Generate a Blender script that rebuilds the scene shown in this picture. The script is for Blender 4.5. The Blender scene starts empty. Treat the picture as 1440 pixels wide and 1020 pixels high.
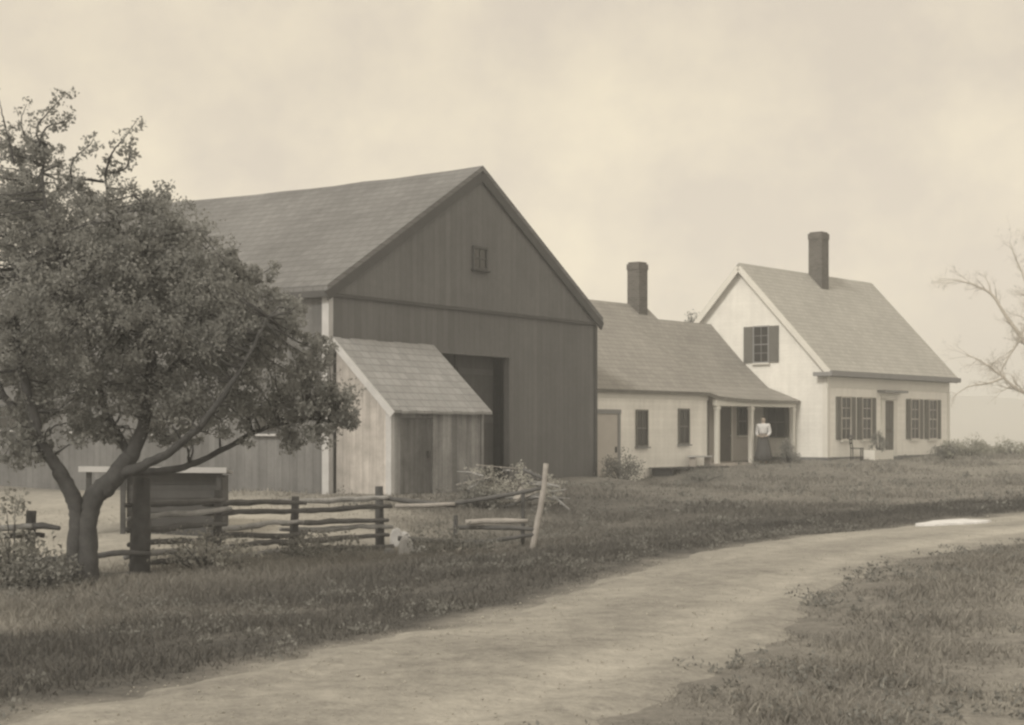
import bpy, bmesh, math, random
import numpy as np
from mathutils import Vector, Matrix

random.seed(7)
RNG = np.random.default_rng(11)
SC = bpy.context.scene
COL = SC.collection
F, HY = 2200.0, 605.0            # focal length and horizon row measured on the 1440 px wide photograph
CAMZ = 1.6


def P(px, py, Y):
    """a point of the place, from where it is seen and how far away it is"""
    return Vector(((px - 720) * Y / F, Y, CAMZ + (HY - py) * Y / F))


# ------------------------------------------------------------------ object helpers
def tag(o, label=None, cat=None, group=None, kind=None):
    if label: o['label'] = label
    if cat: o['category'] = cat
    if group: o['group'] = group
    if kind: o['kind'] = kind
    return o


def thing(name, label, cat, loc=(0, 0, 0), rz=0.0, group=None):
    o = bpy.data.objects.new(name, None)
    COL.objects.link(o)
    o.location = loc
    o.rotation_euler = (0, 0, rz)
    o.empty_display_size = .2
    return tag(o, label, cat, group)


def link(name, me, mat, parent=None):
    o = bpy.data.objects.new(name, me)
    COL.objects.link(o)
    if mat is not None:
        for m in (mat if isinstance(mat, (list, tuple)) else [mat]):
            me.materials.append(m)
    if parent is not None:
        o.parent = parent
    return o


def fast_mesh(name, V, Fc, attr=None, smooth=False):
    V = np.asarray(V, dtype=np.float32)
    Fc = np.asarray(Fc, dtype=np.int32)
    n, k = Fc.shape
    me = bpy.data.meshes.new(name)
    me.vertices.add(len(V))
    me.vertices.foreach_set('co', V.ravel())
    me.loops.add(n * k)
    me.loops.foreach_set('vertex_index', Fc.ravel())
    me.polygons.add(n)
    me.polygons.foreach_set('loop_start', np.arange(0, n * k, k, dtype=np.int32))
    me.polygons.foreach_set('loop_total', np.full(n, k, dtype=np.int32))
    if smooth:
        me.polygons.foreach_set('use_smooth', np.ones(n, dtype=bool))
    me.update(calc_edges=True)
    me.validate()
    if attr is not None:
        for nm, arr in attr.items():
            a = me.attributes.new(nm, 'FLOAT', 'POINT')
            a.data.foreach_set('value', np.asarray(arr, dtype=np.float32))
    return me


class MB:
    def __init__(s):
        s.v, s.f, s.m, s.sm = [], [], [], []

    def add(s, vs, fs, mi=0, smooth=False):
        b = len(s.v)
        s.v += [tuple(q) for q in vs]
        for f in fs:
            s.f.append([b + i for i in f]); s.m.append(mi); s.sm.append(smooth)
        return s

    def box(s, x0, x1, y0, y1, z0, z1, mi=0):
        vs = [(x, y, z) for z in (z0, z1) for y in (y0, y1) for x in (x0, x1)]
        fs = [(0, 2, 3, 1), (4, 5, 7, 6), (0, 1, 5, 4), (2, 6, 7, 3), (0, 4, 6, 2), (1, 3, 7, 5)]
        return s.add(vs, fs, mi)

    def beam(s, a, b, w, h, up=(0, 0, 1), mi=0, jit=0):
        """a squared timber from a to b"""
        a, b = Vector(a), Vector(b)
        d = (b - a).normalized()
        u = Vector(up)
        sx = d.cross(u)
        if sx.length < 1e-3: sx = d.cross(Vector((1, 0, 0)))
        sx.normalize(); sz = sx.cross(d).normalized()
        vs = []
        for q in (a, b):
            for i, j in ((-1, -1), (1, -1), (1, 1), (-1, 1)):
                k = Vector([random.uniform(-jit, jit) for _ in range(3)]) if jit else Vector()
                vs.append(q + sx * (i * w / 2) + sz * (j * h / 2) + k)
        fs = [(0, 1, 2, 3), (7, 6, 5, 4), (0, 4, 5, 1), (1, 5, 6, 2), (2, 6, 7, 3), (3, 7, 4, 0)]
        return s.add(vs, fs, mi)

    def prism(s, poly, y0, y1, axis='y', mi=0):
        """polygon (a,z) swept along y (a=x) or along x (a=y)"""
        n = len(poly)
        if axis == 'y':
            vs = [(a, y0, z) for a, z in poly] + [(a, y1, z) for a, z in poly]
        else:
            vs = [(y0, a, z) for a, z in poly] + [(y1, a, z) for a, z in poly]
        fs = [list(range(n))[::-1], [n + i for i in range(n)]]
        fs += [[i, (i + 1) % n, n + (i + 1) % n, n + i] for i in range(n)]
        return s.add(vs, fs, mi)

    def tube(s, pts, rad, sides=8, mi=0, rough=0.0):
        pts = [Vector(p) for p in pts]
        n = len(pts)
        ref = Vector((.3, .9, .1)).normalized()
        vs, fs = [], []
        for i, p in enumerate(pts):
            d = (pts[min(i + 1, n - 1)] - pts[max(i - 1, 0)]).normalized()
            x = d.cross(ref)
            if x.length < .05: x = d.cross(Vector((1, 0, 0)))
            x.normalize(); y = d.cross(x).normalized()
            r = rad[i] if isinstance(rad, (list, tuple)) else rad
            for k in range(sides):
                a = 2 * math.pi * k / sides
                rr = r * (1 + random.uniform(-rough, rough))
                vs.append(p + x * (math.cos(a) * rr) + y * (math.sin(a) * rr))
        for i in range(n - 1):
            for k in range(sides):
                k2 = (k + 1) % sides
                fs.append((i * sides + k, i * sides + k2, (i + 1) * sides + k2, (i + 1) * sides + k))
        fs.append(list(range(sides))[::-1]); fs.append([(n - 1) * sides + k for k in range(sides)])
        return s.add(vs, fs, mi, True)

    def build(s, name, mat, parent=None, bevel=0):
        me = bpy.data.meshes.new(name)
        me.from_pydata(s.v, [], s.f)
        me.polygons.foreach_set('material_index', s.m)
        me.polygons.foreach_set('use_smooth', s.sm)
        bm = bmesh.new(); bm.from_mesh(me)
        bmesh.ops.recalc_face_normals(bm, faces=bm.faces)
        if bevel:
            bmesh.ops.bevel(bm, geom=list(bm.edges), offset=bevel, segments=1, affect='EDGES', clamp_overlap=True)
        bm.to_mesh(me); bm.free()
        me.update()
        return link(name, me, mat, parent)


def smooth_path(pts, rads, sub=4, wob=0.0):
    """Catmull-Rom through the points"""
    pts = [Vector(p) for p in pts]
    out, ro = [], []
    n = len(pts)
    for i in range(n - 1):
        p0, p1, p2, p3 = pts[max(i - 1, 0)], pts[i], pts[i + 1], pts[min(i + 2, n - 1)]
        for k in range(sub):
            t = k / sub
            q = .5 * ((2 * p1) + (p2 - p0) * t + (2 * p0 - 5 * p1 + 4 * p2 - p3) * t * t + (3 * p1 - p0 - 3 * p2 + p3) * t ** 3)
            if wob and (i or k):
                q += Vector([random.uniform(-wob, wob) for _ in range(3)])
            out.append(q); ro.append(rads[i] * (1 - t) + rads[i + 1] * t)
    out.append(pts[-1]); ro.append(rads[-1])
    return out, ro


# ------------------------------------------------------------------ materials
def new_mat(name):
    m = bpy.data.materials.new(name)
    m.use_nodes = True
    nt = m.node_tree
    b = nt.nodes['Principled BSDF']
    b.inputs['Roughness'].default_value = .9
    b.inputs['Specular IOR Level'].default_value = .25
    return m, nt, b


def N(nt, kind, **kw):
    n = nt.nodes.new(kind)
    for k, v in kw.items():
        setattr(n, k, v)
    return n


def math_node(nt, op, a, b=None, c=None):
    n = N(nt, 'ShaderNodeMath', operation=op)
    for i, q in enumerate((a, b, c)):
        if q is None: continue
        if isinstance(q, (int, float)): n.inputs[i].default_value = q
        else: nt.links.new(q, n.inputs[i])
    return n.outputs[0]


def noise(nt, vec, scale, detail=4, rough=.6):
    n = N(nt, 'ShaderNodeTexNoise')
    n.inputs['Scale'].default_value = scale
    n.inputs['Detail'].default_value = detail
    n.inputs['Roughness'].default_value = rough
    nt.links.new(vec, n.inputs['Vector'])
    return n.outputs['Fac']


def ramp(nt, fac, lo, hi, c0, c1):
    r = N(nt, 'ShaderNodeMapRange')
    r.inputs[1].default_value = lo; r.inputs[2].default_value = hi
    r.inputs[3].default_value = c0; r.inputs[4].default_value = c1
    nt.links.new(fac, r.inputs[0])
    return r.outputs[0]


def surf(name, col, var=.18, scale=1.3, pattern=None, rough=.9, bump=.3, pv=.15, size=.2, spec=.25, streak=0.0):
    """weathered surface: base colour times large stains, fine grain and a boarding / shingle pattern"""
    m, nt, b = new_mat(name)
    b.inputs['Roughness'].default_value = rough
    b.inputs['Specular IOR Level'].default_value = spec
    tc = N(nt, 'ShaderNodeTexCoord').outputs['Object']
    sep = N(nt, 'ShaderNodeSeparateXYZ'); nt.links.new(tc, sep.inputs[0])
    x, y, z = sep.outputs
    big = noise(nt, tc, scale, 5, .65)
    fac = ramp(nt, big, .3, .7, 1 - var, 1 + var)
    fine = noise(nt, tc, scale * 14, 3, .7)
    fac = math_node(nt, 'MULTIPLY', fac, ramp(nt, fine, .25, .75, 1 - var * .5, 1 + var * .5))
    hgt = fine
    if streak:
        cm = N(nt, 'ShaderNodeCombineXYZ')
        nt.links.new(math_node(nt, 'MULTIPLY', math_node(nt, 'ADD', x, y), 5.0), cm.inputs[0])
        nt.links.new(math_node(nt, 'MULTIPLY', z, .35), cm.inputs[2])
        st = noise(nt, cm.outputs[0], 1.0, 4, .6)
        fac = math_node(nt, 'MULTIPLY', fac, ramp(nt, st, .3, .7, 1 - streak, 1 + streak))
    if pattern == 'planks':
        t = math_node(nt, 'DIVIDE', math_node(nt, 'ADD', x, y), size)
        wn = N(nt, 'ShaderNodeTexWhiteNoise', noise_dimensions='1D')
        nt.links.new(math_node(nt, 'FLOOR', t), wn.inputs['W'])
        fr = math_node(nt, 'FRACT', t)
        edge = math_node(nt, 'ABSOLUTE', math_node(nt, 'SUBTRACT', fr, .5))
        gap = ramp(nt, edge, .44, .5, 1, 0)
        fac = math_node(nt, 'MULTIPLY', fac, ramp(nt, wn.outputs['Value'], 0, 1, 1 - pv, 1 + pv))
        fac = math_node(nt, 'MULTIPLY', fac, ramp(nt, gap, 0, 1, .72, 1))
        hgt = math_node(nt, 'ADD', math_node(nt, 'MULTIPLY', fine, .3), gap)
    elif pattern == 'boards':
        t = math_node(nt, 'DIVIDE', z, size)
        wn = N(nt, 'ShaderNodeTexWhiteNoise', noise_dimensions='1D')
        nt.links.new(math_node(nt, 'FLOOR', t), wn.inputs['W'])
        fr = math_node(nt, 'FRACT', t)
        gap = ramp(nt, fr, .0, .12, 0, 1)
        fac = math_node(nt, 'MULTIPLY', fac, ramp(nt, wn.outputs['Value'], 0, 1, 1 - pv, 1 + pv))
        fac = math_node(nt, 'MULTIPLY', fac, ramp(nt, gap, 0, 1, .91, 1))
        hgt = math_node(nt, 'SUBTRACT', 1.0, fr)
    elif pattern in ('shingle_x', 'shingle_y'):
        cm = N(nt, 'ShaderNodeCombineXYZ')
        nt.links.new(x if pattern == 'shingle_x' else y, cm.inputs[0])
        nt.links.new(z, cm.inputs[1])
        br = N(nt, 'ShaderNodeTexBrick')
        br.inputs['Scale'].default_value = 1.0
        br.inputs['Brick Width'].default_value = size
        br.inputs['Row Height'].default_value = size * .55
        br.inputs['Mortar Size'].default_value = size * .04
        br.inputs['Color1'].default_value = (1 - pv,) * 3 + (1,)
        br.inputs['Color2'].default_value = (1 + pv,) * 3 + (1,)
        br.inputs['Mortar'].default_value = (.7, .7, .7, 1)
        nt.links.new(cm.outputs[0], br.inputs['Vector'])
        fac = math_node(nt, 'MULTIPLY', fac, br.outputs['Color'])
        hgt = br.outputs['Color']
    elif pattern == 'brick':
        cm = N(nt, 'ShaderNodeCombineXYZ')
        nt.links.new(math_node(nt, 'ADD', x, y), cm.inputs[0]); nt.links.new(z, cm.inputs[1])
        br = N(nt, 'ShaderNodeTexBrick')
        br.inputs['Scale'].default_value = 1.0
        br.inputs['Brick Width'].default_value = .21
        br.inputs['Row Height'].default_value = .075
        br.inputs['Mortar Size'].default_value = .008
        br.inputs['Color1'].default_value = (.8, .8, .8, 1)
        br.inputs['Color2'].default_value = (1.2, 1.2, 1.2, 1)
        br.inputs['Mortar'].default_value = (1.5, 1.5, 1.5, 1)
        nt.links.new(cm.outputs[0], br.inputs['Vector'])
        fac = math_node(nt, 'MULTIPLY', fac, br.outputs['Color'])
    mx = N(nt, 'ShaderNodeVectorMath', operation='SCALE')
    mx.inputs[0].default_value = col
    nt.links.new(fac, mx.inputs['Scale'])
    nt.links.new(mx.outputs[0], b.inputs['Base Color'])
    if bump:
        bp = N(nt, 'ShaderNodeBump')
        bp.inputs['Strength'].default_value = bump
        bp.inputs['Distance'].default_value = .02
        nt.links.new(hgt, bp.inputs['Height'])
        nt.links.new(bp.outputs[0], b.inputs['Normal'])
    return m


def g(v, w=(.985, .99, 1.02)):
    return tuple(v * k for k in w)


M = {}
M['barn'] = surf('weathered_barn_boards', g(.168), .13, .5, 'planks', pv=.07, size=.24, streak=.07)
M['barn_side'] = surf('weathered_barn_side', g(.18), .2, .6, 'planks', pv=.1, size=.24, streak=.16)
M['pen_wood'] = surf('dark_pen_boards', g(.085), .2, 2, 'boards', pv=.1, size=.2)  # evenly dark boards on every side of the pen
M['barn_roof'] = surf('old_barn_shingles', g(.21), .17, .45, 'shingle_y', pv=.09, size=.3)
M['dark_wood'] = surf('dark_old_wood', g(.075), .2, 2, 'planks', pv=.12, size=.22, streak=.15)
M['trim_dark'] = surf('dark_trim', g(.10), .15, 2)
M['board_pale'] = surf('pale_bare_board', g(.55), .12, 2)
M['shed_roof'] = surf('shed_roof_boards', g(.36), .12, 1.2, 'shingle_x', pv=.1, size=.3)
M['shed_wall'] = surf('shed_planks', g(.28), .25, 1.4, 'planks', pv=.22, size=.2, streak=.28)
M['shed_side_lit'] = surf('sunlit_shed_side_planks', g(.48, (1, .95, .92)), .22, 2.2, 'planks', pv=.12, size=.2, streak=.2)  # paler than the front planks: sunlight on the side painted in
M['white'] = surf('white_clapboard', g(.88, (1, .99, .96)), .08, .8, 'boards', pv=.02, size=.125, bump=.25, rough=.7, streak=.05)
M['white_trim'] = surf('white_trim_paint', g(.78, (1, .985, .94)), .04, 3, rough=.65, bump=0)
M['ell_white'] = surf('shade_lifted_clapboard', g(.93, (1, .985, .95)), .08, .9, 'boards', pv=.03, size=.125, bump=.25, rough=.75, streak=.07)  # white raised above the gable's to lift walls lying in shade
M['house_roof'] = surf('house_shingles', g(.45, (1, .985, .94)), .09, .7, 'shingle_x', pv=.07, size=.26)
M['ell_roof'] = surf('ell_shingles', g(.32, (1, .965, .92)), .12, .8, 'shingle_x', pv=.08, size=.26)
M['chimney'] = surf('chimney_brick', g(.13, (1, .95, .9)), .12, 3, 'brick')
M['shutter'] = surf('dark_shutter_paint', g(.17, (1, .98, .92)), .08, 3, 'boards', pv=.03, size=.06, rough=.7)
M['cornice'] = surf('grey_trim_soffit_shade', g(.30), .08, 3)  # grey trim; along the eaves it paints in the soffit shadow
M['porch_floor'] = surf('porch_boards', g(.5, (1, .93, .88)), .12, 3)
M['door_paint'] = surf('door_paint', g(.56, (1, .95, .9)), .06, 2)
M['door_dark'] = surf('dark_door_paint', g(.15, (1, .93, .86)), .1, 2)
M['rail'] = surf('grey_fence_rail', g(.13), .25, 4, bump=.5)
M['rail_pale'] = surf('bleached_fence_rail', g(.40), .3, 4, bump=.5)
M['post'] = surf('old_fence_post', g(.10), .25, 5, bump=.6)
M['pole'] = surf('bleached_pole', g(.42, (1, .95, .92)), .2, 6, bump=.5)
M['stone'] = surf('pale_stone', g(.55), .2, 5, bump=.7)
M['found'] = surf('fieldstone', g(.2), .3, 3, bump=.8)
M['bark'] = surf('apple_bark', g(.10), .3, 6, bump=.9)
M['bark_hazed'] = surf('haze_faded_bark', g(.55, (1, .93, .84)), .15, 5, bump=.4)  # fading of the far tree in haze put into the bark colour
M['skin'] = surf('skin', (.50, .43, .38), .05, 8, bump=0, rough=.6)
M['eye'] = surf('eye_dark', (.05, .045, .04), .05, 8, bump=0, rough=.3)
M['blouse'] = surf('pale_blouse_cloth', g(.72), .06, 6, bump=.2)
M['skirt'] = surf('dark_skirt_cloth', g(.10), .1, 6, bump=.2)
M['hair'] = surf('dark_hair', (.06, .05, .04), .2, 30, bump=.3)


def glass_mat():
    m, nt, b = new_mat('window_glass')
    b.inputs['Base Color'].default_value = (.05, .048, .045, 1)
    b.inputs['Roughness'].default_value = .12
    b.inputs['Specular IOR Level'].default_value = .35
    tc = N(nt, 'ShaderNodeTexCoord').outputs['Object']
    bp = N(nt, 'ShaderNodeBump'); bp.inputs['Strength'].default_value = .15; bp.inputs['Distance'].default_value = .02
    nt.links.new(noise(nt, tc, 3, 2), bp.inputs['Height'])
    nt.links.new(bp.outputs[0], b.inputs['Normal'])
    return m


M['glass'] = glass_mat()


def leaf_mat(name, col, var=.3, trans=.25):
    m, nt, b = new_mat(name)
    at = N(nt, 'ShaderNodeAttribute'); at.attribute_name = 'tone'
    f = ramp(nt, at.outputs['Fac'], 0, 1, 1 - var, 1 + var)
    mx = N(nt, 'ShaderNodeVectorMath', operation='SCALE'); mx.inputs[0].default_value = col
    nt.links.new(f, mx.inputs['Scale'])
    nt.links.new(mx.outputs[0], b.inputs['Base Color'])
    b.inputs['Roughness'].default_value = .7
    tr = N(nt, 'ShaderNodeBsdfTranslucent'); nt.links.new(mx.outputs[0], tr.inputs['Color'])
    ms = N(nt, 'ShaderNodeMixShader'); ms.inputs[0].default_value = trans
    out = nt.nodes['Material Output']
    nt.links.new(b.outputs[0], ms.inputs[1]); nt.links.new(tr.outputs[0], ms.inputs[2])
    nt.links.new(ms.outputs[0], out.inputs['Surface'])
    return m


M['leaf'] = leaf_mat('apple_leaves', g(.34, (.99, 1, .98)), .16, .45)
M['leaf_pale'] = leaf_mat('pale_brush_leaves', g(.34, (1, .99, .93)), .2)
M['leaf_mid'] = leaf_mat('shrub_leaves', g(.24, (1, 1, .96)), .2)
M['leaf_far'] = leaf_mat('far_shrub_leaves', g(.36, (1, 1, .9)))


# ground: 'tone' runs from dark turf to pale bare earth
def ground_col(nt, vec, tone_fac):
    cr = N(nt, 'ShaderNodeValToRGB')
    e = cr.color_ramp.elements
    e[0].position = 0; e[0].color = (*g(.088, (.99, .985, .98)), 1)
    e[1].position = 1; e[1].color = (*g(.60, (1, .965, .89)), 1)
    q = cr.color_ramp.elements.new(.4); q.color = (*g(.25, (1, .965, .91)), 1)
    nt.links.new(tone_fac, cr.inputs[0])
    return cr.outputs[0]


def ground_mat(name, gain=.30, bump=.6):
    m, nt, b = new_mat(name)
    b.inputs['Roughness'].default_value = 1
    b.inputs['Specular IOR Level'].default_value = .05
    tc = N(nt, 'ShaderNodeTexCoord').outputs['Object']
    at = N(nt, 'ShaderNodeAttribute'); at.attribute_name = 'tone'
    n1 = noise(nt, tc, .75, 6, .7); n2 = noise(nt, tc, 5, 6, .75); n3 = noise(nt, tc, 26, 4, .7)
    t = math_node(nt, 'ADD', at.outputs['Fac'], ramp(nt, n1, .25, .75, -gain * .5, gain * .5))
    t = math_node(nt, 'ADD', t, ramp(nt, n2, .25, .75, -gain * .5, gain * .5))
    t = math_node(nt, 'ADD', t, ramp(nt, n3, .25, .75, -gain * .3, gain * .3))
    nt.links.new(ground_col(nt, tc, t), b.inputs['Base Color'])
    bp = N(nt, 'ShaderNodeBump'); bp.inputs['Strength'].default_value = bump; bp.inputs['Distance'].default_value = .08
    nt.links.new(n2, bp.inputs['Height']); nt.links.new(bp.outputs[0], b.inputs['Normal'])
    return m


M['ground'] = ground_mat('turf_and_earth')
M['road'] = ground_mat('gravel_road', .34, .6)


def grass_mat(name):
    m, nt, b = new_mat(name)
    b.inputs['Roughness'].default_value = .8
    at = N(nt, 'ShaderNodeAttribute'); at.attribute_name = 'tone'
    col = ground_col(nt, None, at.outputs['Fac'])
    nt.links.new(col, b.inputs['Base Color'])
    tr = N(nt, 'ShaderNodeBsdfTranslucent'); nt.links.new(col, tr.inputs['Color'])
    ms = N(nt, 'ShaderNodeMixShader'); ms.inputs[0].default_value = .3
    nt.links.new(b.outputs[0], ms.inputs[1]); nt.links.new(tr.outputs[0], ms.inputs[2])
    nt.links.new(ms.outputs[0], nt.nodes['Material Output'].inputs['Surface'])
    return m


M['grass'] = grass_mat('grass_blades')


# ------------------------------------------------------------------ terrain
BA = math.atan2(.837, .547)
B0 = Vector((-4.28, 36.5, 0)); BU = Vector((math.cos(BA), math.sin(BA), 0)); BV = Vector((-math.sin(BA), math.cos(BA), 0))
HA = math.atan2(.764, .645)
H0 = Vector((11.28, 56, 0)); HU = Vector((math.cos(HA), math.sin(HA), 0)); HV = Vector((-math.sin(HA), math.cos(HA), 0))


def barn(x, y, z=0): return B0 + BU * x + BV * y + Vector((0, 0, z))
def house(x, y, z=0): return H0 + HU * x + HV * y + Vector((0, 0, z))


CP = [(0, 0, 0), (-10, 0, -.1), (10, 0, .1), (0, -15, 0), (-2.5, 9, 0), (.5, 8.5, 0), (-1, 12.3, 0), (1.8, 11.7, 0), (1, 17, 0), (3, 15, 0),
      (4.7, 24, 0), (5.7, 20.7, 0), (7.3, 22.4, 0), (10.5, 32, .05), (14, 40, .15), (6, 12, .08), (10, 15, .16), (14, 25, .12),
      (-6, 21, -.5), (-9, 22, -.5), (-4.5, 24, -.5), (-2.3, 27.8, -.5), (.3, 26.8, -.45), (-4, 14, -.32), (-7, 12, -.35), (-3, 19, -.38),
      (.3, 21, -.16), (-8, 30, -.25), (-4, 31, -.2), (-12, 35, -.05), (-2.8, 35.3, .1), (-4.3, 36.5, .1), (-12, 44, .1), (2.5, 46.9, .2),
      (0, 40, .1), (3, 35, -.15), (6, 40, .05), (25, 60, .55), (20, 68, .57), (30, 50, .5), (35, 66, .55), (0, 68, .5), (-15, 62, .3),
      (-25, 40, 0), (-25, 10, -.3), (25, 0, .2), (30, 25, .3), (-20, -15, 0), (25, -15, .2)]
for (r, w, z) in [(-11.2, 1.2, -.16), (-10.1, 1.2, -.16), (-9.1, .7, .12), (-8, .6, .26), (-5.5, .9, .38), (-3, .8, .42), (0, 0, .5), (5, -.3, .52),
                  (10, 0, .57), (10, 7, .6), (-12, -1.5, -.08), (-10, -2, -.02), (-5, -3, .2), (0, -5, .3)]:
    q = house(r, w); CP.append((q.x, q.y, z))
CP = np.array(CP, dtype=float)


def _tps_solve():
    n = len(CP)
    X = CP[:, :2] / 20
    d = np.linalg.norm(X[:, None] - X[None], axis=2)
    K = np.where(d > 0, d * d * np.log(d + 1e-12), 0) + np.eye(n) * 2e-3
    Pm = np.c_[np.ones(n), X]
    A = np.block([[K, Pm], [Pm.T, np.zeros((3, 3))]])
    return np.linalg.solve(A, np.r_[CP[:, 2], 0, 0, 0]), X


TW, TX = _tps_solve()


def sstep(a, b, x):
    t = np.clip((x - a) / (b - a), 0, 1)
    return t * t * (3 - 2 * t)


ROAD = np.array([(-6, -3, 1.5), (-3.4, 3, 1.45), (-2.0, 6.5, 1.45), (-1.0, 8.8, 1.42), (.15, 11.2, 1.38), (1.2, 14, 1.33), (2.4, 17, 1.33), (4.1, 20.6, 1.4), (6.6, 24.2, 1.6),
                 (9.8, 27.4, 1.9), (14, 30.3, 2.0), (19, 33, 2.0), (26, 36, 2.0), (36, 40, 2.0)])


def road_dense():
    pts, rad = smooth_path([(a, b, 0) for a, b, c in ROAD], [c for a, b, c in ROAD], 10)
    return np.array([(p.x, p.y) for p in pts]), np.array(rad)


RP, RW = road_dense()


def road_dist(x, y):
    """signed side distance (+ = right of the centre) and half width, for arrays"""
    x = np.asarray(x, float).ravel(); y = np.asarray(y, float).ravel()
    best = np.full(x.shape, 1e9); side = np.ones_like(best); hw = np.full(x.shape, 1.5)
    for i in range(len(RP) - 1):
        a, b = RP[i], RP[i + 1]
        d = b - a; L = d @ d
        t = np.clip(((x - a[0]) * d[0] + (y - a[1]) * d[1]) / L, 0, 1)
        ex = x - a[0] - t * d[0]; ey = y - a[1] - t * d[1]
        dd = np.hypot(ex, ey)
        m = dd < best
        best[m] = dd[m]
        side[m] = np.sign(d[1] * ex - d[0] * ey)[m]
        hw[m] = (RW[i] * (1 - t) + RW[i + 1] * t)[m]
    return best * side, hw


WAV = [(RNG.uniform(.4, 2.6), RNG.uniform(0, 6.28), RNG.uniform(0, 6.28)) for _ in range(14)]


def bumps(x, y):
    z = 0
    for k, th, ph in WAV:
        z = z + np.sin((x * np.cos(th) + y * np.sin(th)) * k + ph) / (k + .6)
    return z * .02


def height(x, y):
    x = np.asarray(x, float); y = np.asarray(y, float)
    shp = x.shape
    x = x.ravel(); y = y.ravel()
    xc = np.clip(x, -25, 35) / 20; yc = np.clip(y, -15, 68) / 20
    d = np.hypot(xc[:, None] - TX[None, :, 0], yc[:, None] - TX[None, :, 1])
    z = (np.where(d > 0, d * d * np.log(d + 1e-12), 0)) @ TW[:len(TX)] + TW[-3] + TW[-2] * xc + TW[-1] * yc
    rd, hw = road_dist(x, y)
    off = np.clip((np.abs(rd) - hw) / 1.0, 0, 1)
    z = z + bumps(x, y) * (.25 + .75 * off)
    z = z - .03 * (1 - sstep(-.25, .35, np.abs(rd) - hw))           # the road bed lies in a shallow tray
    fall = sstep(68, 140, y)                                          # beyond the crest the field drops to the pond
    z = z * (1 - fall) + (-3.2) * fall
    return z.reshape(shp)


def gz(x, y): return float(height(np.array([x]), np.array([y]))[0])


def blob(x, y, cx, cy, rx, ry, s=.35):
    d = np.hypot((x - cx) / rx, (y - cy) / ry)
    return 1 - sstep(1 - s, 1 + s, d)


def tone(x, y):
    x = np.asarray(x, float); y = np.asarray(y, float)
    rd, hw = road_dist(x, y); rd = rd.reshape(x.shape); hw = hw.reshape(x.shape)
    left = sstep(-.2, .3, -rd)
    t = .46 + 0 * x
    strip = left * (1 - sstep(3.2, 7.0, -rd - hw + .12 * (y - 20)))     # dark rank verge
    t = t + .07 * (1 - left) - .38 * strip
    t = t - .05 * left * (1 - strip)
    t = t + .30 * blob(x, y, -11, 31, 7, 9)                           # trodden barnyard
    t = t + .13 * blob(x, y, -3.4, 31.5, 3.0, 2.7)
    t = t - .17 * blob(x, y, 2.0, 33, 4.2, 6)
    t = t - .12 * blob(x, y, 7, 42, 12, 11)
    t = t + .10 * blob(x, y, 4, 38, 4, 1.5)
    t = t + .10 * blob(x, y, 18, 42, 10, 12)
    t = t + .20 * blob(x, y, -5.0, 16.3, 3.0, .9)  # sunlit strip across the verge grass, painted into the tone
    d = np.abs(rd) - hw
    t = t - .17 * (1 - left) * blob(d, 0 * d, .3, 0, 1.5, 1)
    wild = .12 * np.sin(x * 2.3 + 1.7 * np.sin(y * 1.3)) + .08 * np.sin(y * 5.1 + x * 3.3)
    k = 1 - sstep(-.15, .45, d + wild + .42 * (1 - left) * (y < 26))
    t = t * (1 - k) + .52 * k
    return np.clip(t, 0.02, 1)


def grid_mesh(xs, ys, fn, tn):
    X, Y = np.meshgrid(xs, ys)
    Z = fn(X, Y)
    V = np.c_[X.ravel(), Y.ravel(), Z.ravel()]
    nx, ny = len(xs), len(ys)
    i = np.arange(nx - 1)[None, :] + np.arange(ny - 1)[:, None] * nx
    i = i.ravel()
    Fc = np.c_[i, i + 1, i + nx + 1, i + nx]
    return V, Fc, tn(X, Y).ravel()


xs = np.r_[[-520, -380, -250, -120, -70, -45, -32, -25], np.arange(-20, -12, .8), np.arange(-12, 16, .28), np.arange(16, 30, .8), [32, 36, 44, 60, 90, 150, 260, 400, 560]]
ys = np.r_[[-48, -30, -15, -8, -3], np.arange(0, 5, 1.0), np.arange(5, 34, .25), np.arange(34, 72, .45), np.arange(73, 95, 2), np.arange(95, 160, 6), [180, 230, 300, 400, 500, 600, 760]]
V, Fc, T = grid_mesh(xs, ys, height, tone)
g_me = fast_mesh('ground', V, Fc, {'tone': T}, True)
tag(link('ground', g_me, M['ground']), kind='structure')

# road sheet: crown, two wheel ruts, ragged edges
rows = 520
idx = np.linspace(0, len(RP) - 1.001, rows)
Vr, Tr = [], []
CR = 25
rag = [[RNG.uniform(0, 6.28) for _ in range(6)] for _ in range(2)]
for k, s in enumerate(idx):
    i = int(s); t = s - i
    c = RP[i] * (1 - t) + RP[i + 1] * t
    d = RP[i + 1] - RP[i]; d /= np.linalg.norm(d)
    nrm = np.array([d[1], -d[0]])
    hw = RW[i] * (1 - t) + RW[i + 1] * t
    arc = s * .33
    e = [sum(math.sin(arc * f + rag[q][j]) * a for j, (f, a) in enumerate(((.5, .10), (1.3, .06), (3.7, .04), (7.7, .03), (11, .02), (5, .02)))) for q in range(2)]
    for j in range(CR):
        u = j / (CR - 1) * 2 - 1
        w = hw + (e[1] if u > 0 else e[0])
        off = u * (w + .08)
        p = c + nrm * off
        Vr.append((p[0], p[1], off, hw, abs(u))); 
Vr = np.array(Vr)
base = height(Vr[:, 0], Vr[:, 1])
off = Vr[:, 2]; hw = Vr[:, 3]; au = Vr[:, 4]
rut = np.exp(-((np.abs(off) - .75) / .22) ** 2)
zz = base + .05 * (1 - sstep(.7, 1.0, au)) - .022 * rut - .03 * sstep(.9, 1, au)
tt = .57 + .12 * sstep(17, 30, Vr[:, 1]) + .05 * rut - .05 * np.exp(-(off / .35) ** 2) - .02 * sstep(.7, 1, au) + .10 * sstep(.2, .6, off) * (1 - sstep(.7, 1.1, off))
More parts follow.
